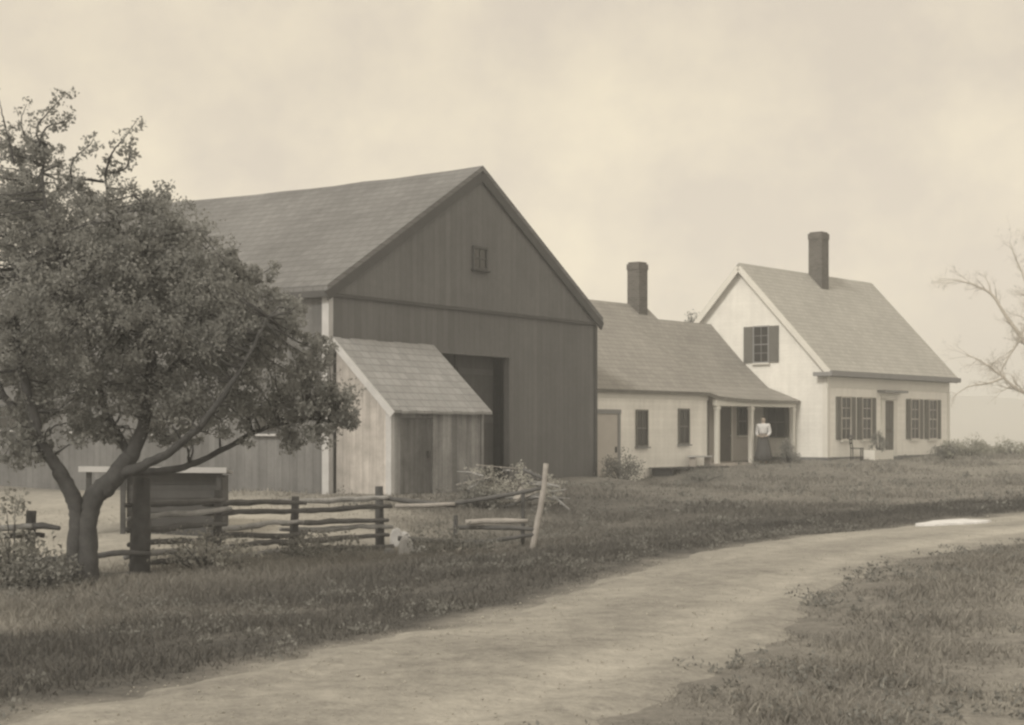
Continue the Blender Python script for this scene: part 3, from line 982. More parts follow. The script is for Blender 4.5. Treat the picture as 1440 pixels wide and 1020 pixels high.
# ------------------------------------------------------------------ farmhouse
def make_house():
    t = thing('farmhouse', 'white one-and-a-half-storey farmhouse with a steep shingled roof and brick chimney', 'house', H0, HA)
    L, W, E, R, zb = 10.1, 7.12, 3.88, 7.66, -.3
    s = MB(); s.prism([(0, zb), (W, zb), (W, E), (W / 2, R), (0, E)], 0, .16, 'x'); s.build('gable_wall', M['white'], t)
    s = MB(); s.prism([(0, zb), (W, zb), (W, E), (W / 2, R), (0, E)], L - .16, L, 'x'); s.build('gable_wall', M['white'], t)
    s = MB(); s.box(.16, L - .16, 0, .16, zb, E); s.build('front_wall', M['ell_white'], t)  # brighter white than the gables, painted to offset shade on this side
    s = MB(); s.box(.16, L - .16, W - .16, W, zb, E); s.build('back_wall', M['white'], t)
    s = MB(); s.box(-.05, L + .05, -.05, W + .05, -.5, .62); s.build('foundation', M['found'], t)
    sl = (R - E) / (W / 2); ov, og, tk = .28, .22, .12
    r = MB()
    for sy in (-1, 1):
        ye = -ov if sy < 0 else W + ov
        r.prism([(ye, E - sl * ov + .03), (ye, E - sl * ov + .03 + tk), (W / 2, R + .04 + tk), (W / 2, R + .04)], -og, L + og, 'x')
    r.build('roof', M['house_roof'], t)
    for x in (-og - .02, L + og + .02):
        for ye in (-ov, W + ov):
            k = MB(); k.beam((x, ye, E - sl * ov - .02), (x, W / 2, R - .02), .05, .2, (1, 0, 0)) if False else k.beam((x, ye, E - sl * ov - .03), (x, W / 2, R - .03), .04, .2)
            k.build('rake_board', M['white_trim'], t)
    k = MB(); k.box(-og - .12, L + og + .1, -ov - .10, -ov, E - sl * ov - .05, E - sl * ov + .13); k.box(-og, L + og, -ov, 0, E - sl * ov - .06, E - sl * ov + .0); k.box(-og - .12, -.001, -ov + .002, .38, E - sl * ov - .05, E - sl * ov + .09)
    k.build('eaves_cornice', M['cornice'], t)  # soffit shadow put into the cornice's grey
    k = MB(); k.box(.0, L, -.03, 0, E - .75, E - .36); k.build('frieze_board', M['white_trim'], t)
    for x in (-.03, L - .14):
        k = MB(); k.box(x, x + .17, -.032, -.001, zb, E - .76)
        if x < 0: k.box(-.032, -.001, 0, .17, zb, E - .1)
        k.build('corner_board', M['white_trim'], t)
    # front: two windows, door, two windows
    for xc in (1.35, 2.95, 6.95, 8.55):
        window(t, xc - .33, xc + .33, 1.28, 2.78, 'y', 0, M['door_paint'], M['glass'], M['white_trim'], .05, (1, 3), .34, M['shutter'])
    d = MB(); d.box(4.4, 5.1, -.03, .0, .62, 2.72); dd = d.build('door', M['door_dark'], t)
    k = MB()
    for (a, b2, c, e) in ((4.48, 4.72, .8, 1.5), (4.78, 5.02, .8, 1.5), (4.48, 4.72, 1.65, 2.6), (4.78, 5.02, 1.65, 2.6)): k.box(a, b2, -.045, -.031, c, e)
    k.build('panel', M['shutter'], dd)
    k = MB(); k.tube([(5.03, -.03, 1.6), (5.03, -.09, 1.6)], .03, 8); k.build('handle', M['board_pale'], dd)
    k = MB(); k.box(4.12, 4.39, -.06, 0, .6, 2.8); k.box(5.11, 5.38, -.06, 0, .6, 2.8); k.box(4.12, 5.38, -.06, 0, 2.74, 2.92); k.build('door_frame', M['white_trim'], t)
    k = MB(); k.box(3.85, 5.75, -.34, 0, 3.02, 3.10); k.build('door_hood', M['cornice'], t)
    k = MB(); k.box(4.1, 5.4, -.55, -.07, .3, .6); k.build('doorstep', M['found'], t)
    # gable windows
    window(t, 2.42, 3.0, 4.12, 5.4, 'x', 0, M['cornice'], M['glass'], M['white_trim'], .05, (1, 3), .40, M['shutter'])
    window(t, 1.72, 2.42, 1.36, 2.42, 'x', 0, M['shutter'], M['glass'], M['white_trim'], .05, (1, 1), .12, M['shutter'])
    # chimney
    k = MB(); k.box(4.92, 5.50, 2.95, 3.53, 6.6, 9.15); ch = k.build('chimney', M['chimney'], t)
    k = MB(); k.box(4.90, 5.52, 2.93, 3.55, 9.15, 9.38); k.box(4.95, 5.47, 2.98, 3.50, 9.38, 9.44); k.build('chimney_cap', M['chimney'], ch)


make_house()


def make_ell():
    t = thing('house_ell', 'low white wing with a small open porch joining the barn to the farmhouse', 'house wing', H0, HA)
    zb = -.6; y0 = 1.48
    xl, xp = -12.0, -5.55
    s = MB(); s.box(xl, xp, y0, y0 + .14, zb, 2.9); s.build('front_wall', M['ell_white'], t)
    s = MB(); s.prism([(y0 + .14, zb), (9.4, zb), (9.4, 2.85), (5.5, 6.0), (y0 + .14, 2.85)], xl, xl + .14, 'x'); s.build('end_wall', M['ell_white'], t)
    s = MB(); s.box(xl + .14, -.06, 9.26, 9.4, zb, 2.85); s.build('back_wall', M['ell_white'], t)
    s = MB(); s.box(xp - .14, xp, y0 + .14, 3.0, zb, 3.0); s.build('porch_side_wall', M['ell_white'], t)
    s = MB(); s.box(xp - .14, -.06, 3.0, 3.14, zb, 3.45); s.build('porch_wall', M['door_paint'], t)
    # roof surface lofted from front profiles
    def P1(): return [(1.22, 2.86), (2.4, 3.78), (3.5, 4.64), (4.9, 5.66)]
    def P2(): return [(1.05, 2.66), (2.4, 3.16), (3.5, 4.14), (4.9, 5.60)]
    def mix(a): return [(p[0] * (1 - a) + q[0] * a, p[1] * (1 - a) + q[1] * a) for p, q in zip(P1(), P2())]
    st = [(-12.15, 0), (-9, 0), (-6.5, 0), (-5.75, .05), (-5.35, .6), (-4.6, .8), (-3.5, .95), (-2, 1), (-.03, 1)]
    V, Fs = [], []
    for x, a in st:
        for (y, z) in mix(a): V.append((x, y, z))
    for i in range(len(st) - 1):
        for j in range(3): Fs.append((i * 4 + j, i * 4 + j + 1, (i + 1) * 4 + j + 1, (i + 1) * 4 + j))
    n0 = len(V)
    # taller left part up to its ridge and down the back
    xa, xb = -12.15, -3.5
    V += [(xa, 4.9, 5.66), (xb, 4.9, 5.60), (xb, 5.5, 6.13), (xa, 5.5, 6.15), (xb, 9.6, 2.75), (xa, 9.6, 2.75)]
    Fs += [(n0, n0 + 1, n0 + 2, n0 + 3), (n0 + 3, n0 + 2, n0 + 4, n0 + 5)]
    n1 = len(V)
    V += [(xb, 4.9, 5.60), (-.03, 4.9, 5.60), (-.03, 9.0, 2.4), (xb, 9.0, 2.4)]
    Fs += [(n1, n1 + 1, n1 + 2, n1 + 3)]
    mb = MB(); mb.add(V, [f[::-1] for f in Fs])
    me = bpy.data.meshes.new('roof'); me.from_pydata(V, [], [f[::-1] for f in Fs])
    bm = bmesh.new(); bm.from_mesh(me); bmesh.ops.remove_doubles(bm, verts=bm.verts, dist=.002)
    bmesh.ops.recalc_face_normals(bm, faces=bm.faces)
    if sum(f.normal.z for f in bm.faces) < 0: bmesh.ops.reverse_faces(bm, faces=bm.faces)
    bm.to_mesh(me); bm.free()
    ro = link('roof', me, M['ell_roof'], t)
    so = ro.modifiers.new('thick', 'SOLIDIFY'); so.thickness = .12; so.offset = -1
    # little gable where the taller roof steps down
    k = MB(); k.prism([(4.98, 5.50), (5.5, 5.95), (9.3, 2.75), (8.8, 2.7), (4.98, 5.44)], xb - .12, xb - .01, 'x'); k.build('step_gable', M['ell_white'], t)
    # front: tall light door, two narrow windows
    d = MB(); d.box(-11.72, -10.66, y0 - .03, y0, -.1, 2.1); dd = d.build('door', M['door_paint'], t)
    k = MB(); k.box(-11.78, -10.52, y0 - .07, y0 - .0, 2.11, 2.24); k.box(-10.655, -10.53, y0 - .05, y0, -.1, 2.11); k.build('door_frame', M['cornice'], t)
    k = MB(); k.box(-10.8, -10.74, y0 - .07, y0 - .031, .9, 1.08); k.build('latch', M['trim_dark'], dd)
    for xc, zc in ((-9.35, 1.66), (-6.97, 1.72)):
        window(t, xc - .27, xc + .27, zc - .54, zc + .54, 'y', y0, M['shutter'], M['glass'], M['cornice'], .05, (1, 1))
    k = MB(); k.box(xl, -5.5, y0 - .03, y0 - .001, 2.6, 2.82); k.build('frieze_board', M['white_trim'], t)
    # porch
    k = MB(); k.box(-5.54, -.06, 1.18, 2.99, .34, .47); k.build('porch_floor', M['porch_floor'], t)
    k = MB(); k.box(-5.54, -.06, 1.22, 1.26, -.1, .335); k.build('porch_skirt', M['found'], t)
    k = MB(); k.box(-5.4, -.06, 1.22, 1.36, 2.42, 2.64); k.build('porch_beam', M['white_trim'], t)
    for x in (-5.22, -3.05, -.2):
        k = MB(); k.box(x - .07, x + .07, 1.22, 1.36, .471, 2.415); k.box(x - .1, x + .1, 1.2, 1.38, 2.30, 2.38); k.build('porch_post', M['white_trim'], t)
    k = MB(); k.box(-5.535, -5.40, y0 + .01, y0 + .08, .47, 2.7); k.build('dark_gap_board', M['door_dark'], t)  # dark board standing in for the dark gap at the wing's corner
    k = MB(); k.box(-2.55, -1.72, 2.95, 2.999, .47, 2.42); dd = k.build('door', M['door_dark'], t)
    k = MB(); k.tube([(-1.82, 2.95, 1.4), (-1.82, 2.89, 1.4)], .03, 8); k.build('handle', M['board_pale'], dd)
    k = MB(); k.box(-2.65, -2.56, 2.93, 2.999, .47, 2.5); k.box(-1.71, -1.62, 2.93, 2.999, .47, 2.5); k.build('door_frame', M['white_trim'], t)
    window(t, -1.18, -.62, 1.45, 2.4, 'y', 3.0, M['shutter'], M['glass'], M['white_trim'], .05, (1, 1))
    # chimney
    k = MB(); k.box(-4.47, -3.95, 5.05, 5.57, 5.3, 7.35); ch = k.build('chimney', M['chimney'], t)
    k = MB(); k.box(-4.49, -3.93, 5.03, 5.59, 7.35, 7.55); k.box(-4.45, -3.97, 5.07, 5.55, 7.55, 7.62); k.build('chimney_cap', M['chimney'], ch)


make_ell()


def local_thing(name, label, cat, x, y, z, rz=0, group=None):
    return thing(name, label, cat, house(x, y, z), HA + rz, group)


# plank walk in front of the wing, bench on it
t = local_thing('plank_walk', 'low dark plank walk along the foot of the white wing, left of the porch', 'boardwalk', -7.3, .95, 0)
k = MB()
for i in range(4): k.box(-1.75, 1.68, -.4 + i * .22, -.4 + i * .22 + .2, .36, .40)
k.build('deck', M['dark_wood'], t)
for x in (-1.6, -.5, .6, 1.55):
    k = MB(); k.box(x - .06, x + .06, -.38, .4, -.15, .358); k.build('bearer', M['dark_wood'], t)
t = local_thing('bench', 'small pale bench against the white wing, just left of the porch', 'bench', -6.5, 1.12, .402)
k = MB(); k.box(-.55, .55, -.15, .15, .30, .345); k.build('seat', M['board_pale'], t, .004)
for x in (-.45, .45):
    k = MB(); k.box(x - .025, x + .025, -.13, .13, 0, .299); k.build('leg', M['porch_floor'], t)
# chair by the house front
cx, cy = 1.05, -.62
q = house(cx, cy)
t = local_thing('chair', 'dark wooden chair standing on the grass before the nearest front window', 'chair', cx, cy, gz(q.x, q.y), .3)
k = MB(); k.box(-.22, .22, -.21, .21, .42, .455); k.build('seat', M['dark_wood'], t, .005)
for x in (-.19, .19):
    k = MB(); k.tube([(x, -.18, -.02), (x, -.18, .42)], [.018, .022], 8); k.build('leg', M['dark_wood'], t)
    k = MB(); k.tube([(x, .18, -.02), (x, .18, .42)], [.018, .022], 8); k.build('leg', M['dark_wood'], t)
k = MB()
for x in (-.19, .19): k.tube([(x, .185, .456), (x, .24, .92)], [.02, .016], 8)
for z in (.62, .75, .88): k.box(-.18, .18, .2 + (z - .45) * .1, .222 + (z - .45) * .1, z - .03, z + .03)
k.build('backrest', M['dark_wood'], t)
# planter box with rose bush
cx, cy = 2.55, -.72
q = house(cx, cy); zg = gz(q.x, q.y)
t = local_thing('planter_box', 'low pale wooden planter box in front of the second front window from the corner', 'planter', cx, cy, zg)
k = MB(); k.box(-.75, .75, -.22, -.19, -.05, .34); k.box(-.75, .75, .19, .22, -.05, .34); k.box(-.75, -.72, -.189, .189, -.05, .34); k.box(.72, .75, -.189, .189, -.05, .34)
k.build('box', M['white_trim'], t)
k = MB(); k.box(-.719, .719, -.188, .188, .0, .29); k.build('soil', M['found'], t)
shrub('rose_bush', 'dark bush growing in the pale planter box below the house windows', q.x, q.y, .8, .85, M['leaf_mid'], 22, 50, .05, seed=5, z=zg + .28)

# shrubs about the house
def hs(x, y): q = house(x, y); return q.x, q.y
x, y = hs(-1.75, .55); shrub('shrub', 'dark pointed shrub at the front edge of the porch, right of the standing person', x, y, .75, 1.0, M['leaf'], 26, 60, .05, seed=6)
x, y = hs(6.4, -1.6); shrub('shrub', 'low ragged shrub below the right-hand front windows of the house', x, y, 1.4, .55, M['leaf_mid'], 22, 50, .06, seed=7)
x, y = hs(8.9, -1.5); shrub('shrub', 'grey-green shrub in front of the far right corner of the house', x, y, 1.8, .7, M['leaf_far'], 26, 50, .07, seed=8)
x, y = hs(-12.3, .1); shrub('shrub', 'grey-green bush where the barn meets the white wing', x, y, 1.5, .85, M['leaf_mid'], 36, 60, .06, seed=9)
x, y = hs(-9.6, -1.0); shrub('weed_clump', 'low weeds on the grassy bank below the wing, right of its tall door', x, y, 1.8, .35, M['leaf_mid'], 26, 50, .05, seed=19, cat='weeds')
HG = 'low bushes along the crest right of the farmhouse'
for i, (px, Y, w, h, lab) in enumerate([(1337, 60, 1.0, .95, 'tall narrow bush at the far corner of the farmhouse, highest of the crest bushes'),
                                        (1362, 63, 2.0, .62, 'broad low bush on the crest just right of the tall narrow bush'),
                                        (1392, 66, 1.3, .45, 'smallest bush on the crest, between the broad bush and the rounded bush'),
                                        (1422, 64, 1.6, .75, 'rounded bush on the crest near the right edge of the photo'),
                                        (1452, 62, 1.7, .6, 'bush cut by the right edge of the photo, under the bare tree')]):
    shrub('bush', lab, (px - 720) * Y / F, Y, w, h, M['leaf_far'], 26, 50, .07, cat='bush', group=HG, seed=20 + i)

# brush pile between shed and leaning pole, saplings at left
q = P(722, 700, 34.5)
def heap(x, y):
    t = thing('brush_heap', 'pale rough heap of brush and broken boards before the barn doorway', 'brush heap', (x, y, gz(x, y)))
    r = random.Random(31)
    def top(u): return 1.2 - .32 * (u + 1) * .5 - .25 * max(0, -u - .5)
    for i in range(34):
        u = r.uniform(-1, 1); v = r.uniform(-.5, .5); h = top(u) * (1 - abs(v)) * r.uniform(.15, .95)
        d = Vector((r.uniform(-1, 1), r.uniform(-.6, .6), r.uniform(-.35, .35))).normalized() * r.uniform(.3, .75)
        c = Vector((u * .95, v, h))
        k = MB()
        if i % 3: k.tube([c - d, c + Vector((0, 0, .03)), c + d], [.025, .02, .008], 5, rough=.2); k.build('branch', M['rail_pale'] if i % 2 else M['rail'], t)
        else: k.beam(c - d, c + d, .13, .02); k.build('board', M['pole'] if i % 2 else M['rail'], t)
    cents = []; rads = []
    for i in range(80):
        u = r.uniform(-1, 1); v = r.uniform(-.6, .6)
        cents.append((u * 1.0, v, top(u) * (1 - abs(v)) * r.uniform(.1, .95))); rads.append(r.uniform(.12, .25))
    leaf_cloud('foliage', cents, rads, 46, .05, leaf_mat('dry_brush_leaves', g(.5, (1, .99, .93)), .2), t, .8, seed=31)


heap(q.x, q.y)
q = P(672, 700, 34)
shrub('brush', 'darker leafy weeds against the right corner of the lean-to shed', q.x, q.y, 1.0, .7, M['leaf_mid'], 30, 60, .06, seed=32, cat='brush')
q = P(16, 800, 21)
shrub('sapling', 'leafy sapling beside the leftmost fence post at the photo edge', q.x, q.y + .1, .9, 1.35, M['leaf_pale'], 34, 40, .07, seed=33, cat='sapling')
q = P(62, 820, 20.6)
shrub('weed_clump', 'leafy weeds at the foot of the apple tree, on its left', q.x, q.y, 1.1, .5, M['leaf_mid'], 30, 60, .06, seed=34, cat='weeds')
q = P(290, 815, 22.8)
shrub('weed_clump', 'tall weeds in front of the rails under the dark pen', q.x, q.y, 1.6, .55, M['leaf_pale'], 30, 40, .06, seed=35, cat='weeds')
q = P(455, 800, 24.5)
shrub('weed_clump', 'low weeds before the fence, midway between its two right-hand posts', q.x, q.y, 1.6, .4, M['leaf_mid'], 30, 50, .06, seed=36, cat='weeds')
q = P(640, 790, 26.2)
shrub('weed_clump', 'weeds growing through the fallen rails left of the leaning pole', q.x, q.y, 1.9, .4, M['leaf_mid'], 34, 50, .06, seed=37, cat='weeds')


# ------------------------------------------------------------------ fences
def fence_post(t, x, y, h, w, lean=(0, 0), mat='post'):
    z = gz(x, y)
    k = MB()
    pts = [(x, y, z - .25), (x + lean[0] * .4, y + lean[1] * .4, z + h * .4), (x + lean[0], y + lean[1], z + h)]
    k.tube(pts, [w / 2 * 1.1, w / 2, w / 2 * .9], 7, rough=.12)
    o = k.build('post', M[mat], t)
    return z


def rel(t, mb, name, mat):
    o = mb.build(name, M[mat], t)
    o.matrix_parent_inverse = Matrix.Translation(-Vector(t.location))
    return o


def make_fence():
    pp = [(-60, 21.0, 1.1, .14), (40, 21.5, .98, .15), (195, 22.4, 1.38, .28), (305, 24.1, 1.12, .13), (412, 25.8, 1.0, .15), (535, 27.8, 1.15, .17)]
    pos = [((px - 720) * Y / F, Y, h, w) for px, Y, h, w in pp]
    o = Vector((pos[2][0], pos[2][1], gz(pos[2][0], pos[2][1])))
    t = thing('rail_fence', 'weathered split-rail fence running behind the apple tree to the lean-to shed', 'fence', o)
    random.seed(3)
    for (x, y, h, w) in pos:
        z = gz(x, y); k = MB(); lx, ly = random.uniform(-.05, .05), random.uniform(-.04, .04)
        k.tube([(x, y, z - .25), (x + lx * .5, y + ly * .5, z + h * .5), (x + lx, y + ly, z + h)], [w / 2 * 1.1, w / 2, w / 2 * .9], 8, rough=.12)
        rel(t, k, 'post', 'post')
    rails = {0: (.10, .34, .62, .80), 1: (.02, .30, .46), 2: (.10, .26, .42, .60, .80, .98), 3: (.08, .24, .40, .56, .74, .92), 4: (.10, .26, .42, .58, .76, .94)}
    for i, hs_ in rails.items():
        a, b = pos[i], pos[i + 1]
        za, zb2 = gz(a[0], a[1]), gz(b[0], b[1])
        for n_, h in enumerate(hs_):
            if i == 1 and h == .46:
                continue
            k = MB()
            j = [random.uniform(-.05, .05) for _ in range(6)]
            side = -.09 if n_ % 2 else .07
            p0 = Vector((a[0] - .18 + j[3], a[1] + side, za + h + j[0] * .8)); p1 = Vector((b[0] + .18 + j[4], b[1] + side, zb2 + h + j[1] * .8))
            p, r = smooth_path([p0, p0.lerp(p1, .35) + Vector((0, 0, j[2] * .6)), p0.lerp(p1, .7) + Vector((0, 0, j[5] * .6)), p1], [.035, .05, .045, .035], 4, .010)
            k.tube(p, r, 6, rough=.2)
            rel(t, k, 'rail', 'rail' if (n_ + i) % 3 else 'rail_pale')
    k = MB()
    k.tube([P(30, 741, 21.38), P(60, 739, 21.38), P(84, 743, 21.3)], [.045, .045, .03], 6, rough=.1); rel(t, k, 'rail', 'rail')
    k = MB()
    k.tube([P(272, 760, 23.0), P(340, 832, 22.6)], [.045, .04], 6, rough=.12); rel(t, k, 'rail', 'pole')
    # broken run on to the leaning pole
    q0 = P(545, 760, 27.6); q1 = P(750, 770, 26.9)
    o = Vector((q1.x, q1.y, gz(q1.x, q1.y)))
    t = thing('broken_fence', 'broken run of low rails between the last fence post and the leaning pole', 'fence', o)
    for (ax, ay, aY, bx, by, bY, r, m) in ((540, 700, 27.8, 642, 711, 27.6, .045, 'rail'), (556, 712, 27.6, 640, 709, 27.4, .04, 'pole'), (630, 709, 27.5, 764, 686, 27.0, .04, 'rail'),
                                           (655, 735, 27.0, 742, 733, 27.0, .05, 'pole'), (640, 742, 27.2, 756, 745, 26.8, .04, 'rail'), (560, 757, 27.3, 690, 762, 27.0, .045, 'rail'),
                                           (600, 778, 26.6, 700, 776, 26.6, .05, 'pole'), (736, 660, 27.2, 770, 676, 26.9, .035, 'rail'), (650, 770, 26.9, 752, 752, 26.8, .04, 'rail')):
        k = MB(); a = P(ax, ay, aY); b = P(bx, by, bY)
        p, rr = smooth_path([a, a.lerp(b, .5) + Vector((0, 0, random.uniform(-.03, .03))), b], [r, r, r * .8], 3, .006)
        k.tube(p, rr, 6, rough=.14); rel(t, k, 'rail', m)
    for (px, Y, h, w) in ((735, 27.4, .95, .08), (640, 27.5, .62, .1)):
        x = (px - 720) * Y / F; z = gz(x, Y); k = MB()
        k.tube([(x, Y, z - .2), (x + .01, Y, z + h)], [w / 2, w / 2 * .85], 7, rough=.12); rel(t, k, 'post', 'post')
    a = P(748, 772, 26.8); a.z = gz(a.x, a.y); b = P(768, 652, 26.9)
    t = thing('leaning_pole', 'pale bleached pole leaning at the right end of the broken rails', 'pole', a)
    k = MB(); d = b - a
    p, rr = smooth_path([d * -.12, d * .3 + Vector((.02, 0, 0)), d * .7 + Vector((.03, 0, 0)), d], [.055, .052, .05, .045], 3, .004)
    k.tube(p, rr, 8, rough=.08); o = k.build('pole', M['pole'], t)


make_fence()


def boulder(label, x, y, sx, sy, sz, seed, mat='stone'):
    bm = bmesh.new(); bmesh.ops.create_icosphere(bm, subdivisions=3, radius=1)
    r = random.Random(seed)
    dirs = [(Vector((r.gauss(0, 1), r.gauss(0, 1), r.gauss(0, 1))).normalized(), r.uniform(.55, .9)) for _ in range(9)]
    for v in bm.verts:
        for d, k in dirs:
            e = v.co.dot(d)
            if e > k: v.co -= d * (e - k)
        v.co += v.co.normalized() * r.uniform(-.02, .02)
        v.co = Vector((v.co.x * sx, v.co.y * sy, v.co.z * sz))
    me = bpy.data.meshes.new('boulder'); bm.to_mesh(me); bm.free()
    o = link('boulder', me, M[mat]); o.location = (x, y, gz(x, y) + sz * .45)
    return tag(o, label, 'stone')


q = P(571, 785, 26.0); boulder('tallest pale stone standing below the last fence post', q.x, 26.0, .13, .16, .27, 1)
q = P(588, 772, 26.3); boulder('pale flat-topped stone leaning on the tall one by the fence', q.x, 26.3, .22, .14, .14, 2)
q = P(549, 720, 27.2); boulder('upright pale stone just right of the last fence post', q.x, 28.6, .12, .12, .24, 3)
q = P(566, 715, 28.9); boulder('small pale stone under the first fallen rail', q.x, 28.9, .16, .12, .16, 4)
q = P(548, 765, 26.9); boulder('small dull stone at the foot of the last fence post', q.x, 26.9, .12, .1, .1, 5, 'found')

# pale flat stone at the far road edge
def flat_stone():
    a, b = P(1290, 739, 26.2), P(1386, 735, 27.4)
    d = Vector((b.x - a.x, b.y - a.y, 0)); L = d.length; d.normalize(); nn = Vector((-d.y, d.x, 0))
    out = [(0, .02), (.12, .16), (.3, .22), (.5, .30), (.75, .33), (.93, .28), (1, .10), (.97, -.12), (.8, -.22), (.55, -.20), (.35, -.13), (.15, -.10)]
    me = bmesh.new(); c = Vector((a.x, a.y, 0)); z0 = (gz(a.x, a.y) + gz(b.x, b.y)) / 2
    top = [me.verts.new(c + d * (u * L) + nn * v * 1.3 + Vector((0, 0, z0 + .075 + random.uniform(-.012, .012)))) for u, v in out]
    bot = [me.verts.new(v.co + (v.co - (c + d * L * .5 + Vector((0, 0, v.co.z)))) * .06 - Vector((0, 0, .16))) for v in top]
    me.faces.new(top)
    for i in range(len(top)): me.faces.new((top[i], bot[i], bot[(i + 1) % len(top)], top[(i + 1) % len(top)]))
    bmesh.ops.recalc_face_normals(me, faces=me.faces)
    m2 = bpy.data.meshes.new('flat_stone'); me.to_mesh(m2); me.free()
    tag(link('flat_stone', m2, surf('pale_flat_stone', g(.80), .22, 3, bump=.6)), 'pale flat stone slab lying at the far edge of the dirt road', 'stone')


flat_stone()


# ------------------------------------------------------------------ bare tree at the right, small tree behind the wing
def bare_tree():
    Y = 100.0
    base = P(1492, 640, Y); base.z = gz(base.x, base.y)
    t = thing('bare_tree', 'nearly leafless pale tree reaching in from the right edge beyond the farmhouse', 'tree', base)
    mb = MB(); r = random.Random(12); tips = []
    def L(px, py, dy=0):
        q = P(px, py, Y); q.y += dy; return q - base
    def limb(pts, r0, r1, lv):
        n = len(pts)
        p, rr = smooth_path(pts, [r0 + (r1 - r0) * i / (n - 1) for i in range(n)], 3, .03 if lv < 2 else .015)
        mb.tube(p, rr, 7 if lv < 2 else 4, rough=.06)
        if lv < 4:
            for i in range(2, len(p)):
                m = (2 if lv > 0 else 1)
                for _ in range(m):
                    if r.random() < (.7, .5, .42, .4)[lv]:
                        d = (p[i] - p[i - 1]).normalized()
                        s = Vector((r.gauss(-.05, 1), r.gauss(0, 1), r.gauss(.15, .8)))
                        s = (d * .9 + s.normalized() * .9).normalized()
                        ln = (1.9, 1.2, .7, .42)[lv] * r.uniform(.6, 1.2)
                        e = p[i] + s * ln
                        limb([p[i], p[i].lerp(e, .5) + Vector([r.uniform(-.08, .08) for _ in range(3)]) * ln, e], rr[i] * .5, rr[i] * .2 + .003, lv + 1)
        else:
            tips.append(p[-1])
    limb([L(1492, 648), L(1490, 600), L(1484, 540), L(1478, 470), L(1480, 390), L(1500, 300)], .30, .07, 0)
    limb([L(1484, 560), L(1455, 560, -.5), L(1425, 548, -.8), L(1402, 530, -1), L(1378, 512, -1), L(1352, 500, -1)], .16, .03, 1)
    limb([L(1404, 532, -1), L(1382, 540, -1.1), L(1352, 545, -1.3), L(1332, 560, -1.3)], .08, .02, 2)
    limb([L(1480, 530), L(1450, 490, .4), L(1420, 445, .6), L(1398, 412, .7), L(1372, 398, .8), L(1345, 392, .8)], .17, .03, 1)
    limb([L(1440, 475, .4), L(1425, 500, .8), L(1410, 530, 1)], .08, .03, 1)
    limb([L(1480, 470), L(1460, 430, .4), L(1440, 380, .6), L(1425, 340, .7)], .12, .02, 1)
    limb([L(1488, 500), L(1530, 430, .4), L(1560, 380, .6)], .14, .02, 1)
    mb.build('trunk', M['bark_hazed'], t)
    c = [tuple(q) for q in tips if r.random() < .35]
    leaf_cloud('crown', c, [.14] * len(c), 3, .07, M['leaf_far'], t, seed=40)


bare_tree()


def back_tree():
    q = P(976, 600, 69)
    z = gz(q.x, q.y)
    t = thing('small_tree', 'small tree whose top shows above the wing roof beside the farmhouse gable', 'tree', (q.x, q.y, z))
    top = CAMZ + (605 - 440) * 69 / F - z
    mb = MB(); mb.tube([(0, 0, -.2), (.1, 0, top * .5), (0, 0, top - .3)], [.12, .08, .03], 8, rough=.08)
    cents, rads = [], []
    r = random.Random(2)
    for i in range(34):
        a = r.uniform(0, 6.28); hh = r.uniform(.45, 1) * top; rr = (1.05 - hh / top) * 1.1 + .12
        c = Vector((math.cos(a) * rr, math.sin(a) * rr, hh))
        cents.append(c); rads.append(r.uniform(.15, .3))
        mb.tube([(0, 0, hh * .8), c * .5 + Vector((0, 0, hh * .45)), c], [.03, .02, .006], 4)
    mb.build('trunk', M['bark'], t)
    leaf_cloud('crown', cents, rads, 30, .08, M['leaf_mid'], t, seed=44)


back_tree()


# ------------------------------------------------------------------ the person at the porch
def skin_obj(name, nodes, edges, rad, sub=1):
    me = bpy.data.meshes.new(name)
    me.from_pydata(nodes, edges, [])
    o = bpy.data.objects.new(name, me); COL.objects.link(o)
    sk = o.modifiers.new('s', 'SKIN'); sk.use_smooth_shade = True
    for i, v in enumerate(me.skin_vertices[0].data):
        v.radius = rad[i]; v.use_root = (i == 0)
    if sub:
        sb = o.modifiers.new('u', 'SUBSURF'); sb.levels = sub; sb.render_levels = sub
    dg = bpy.context.evaluated_depsgraph_get()
    m2 = bpy.data.meshes.new_from_object(o.evaluated_get(dg))
    bpy.data.objects.remove(o)
    return m2


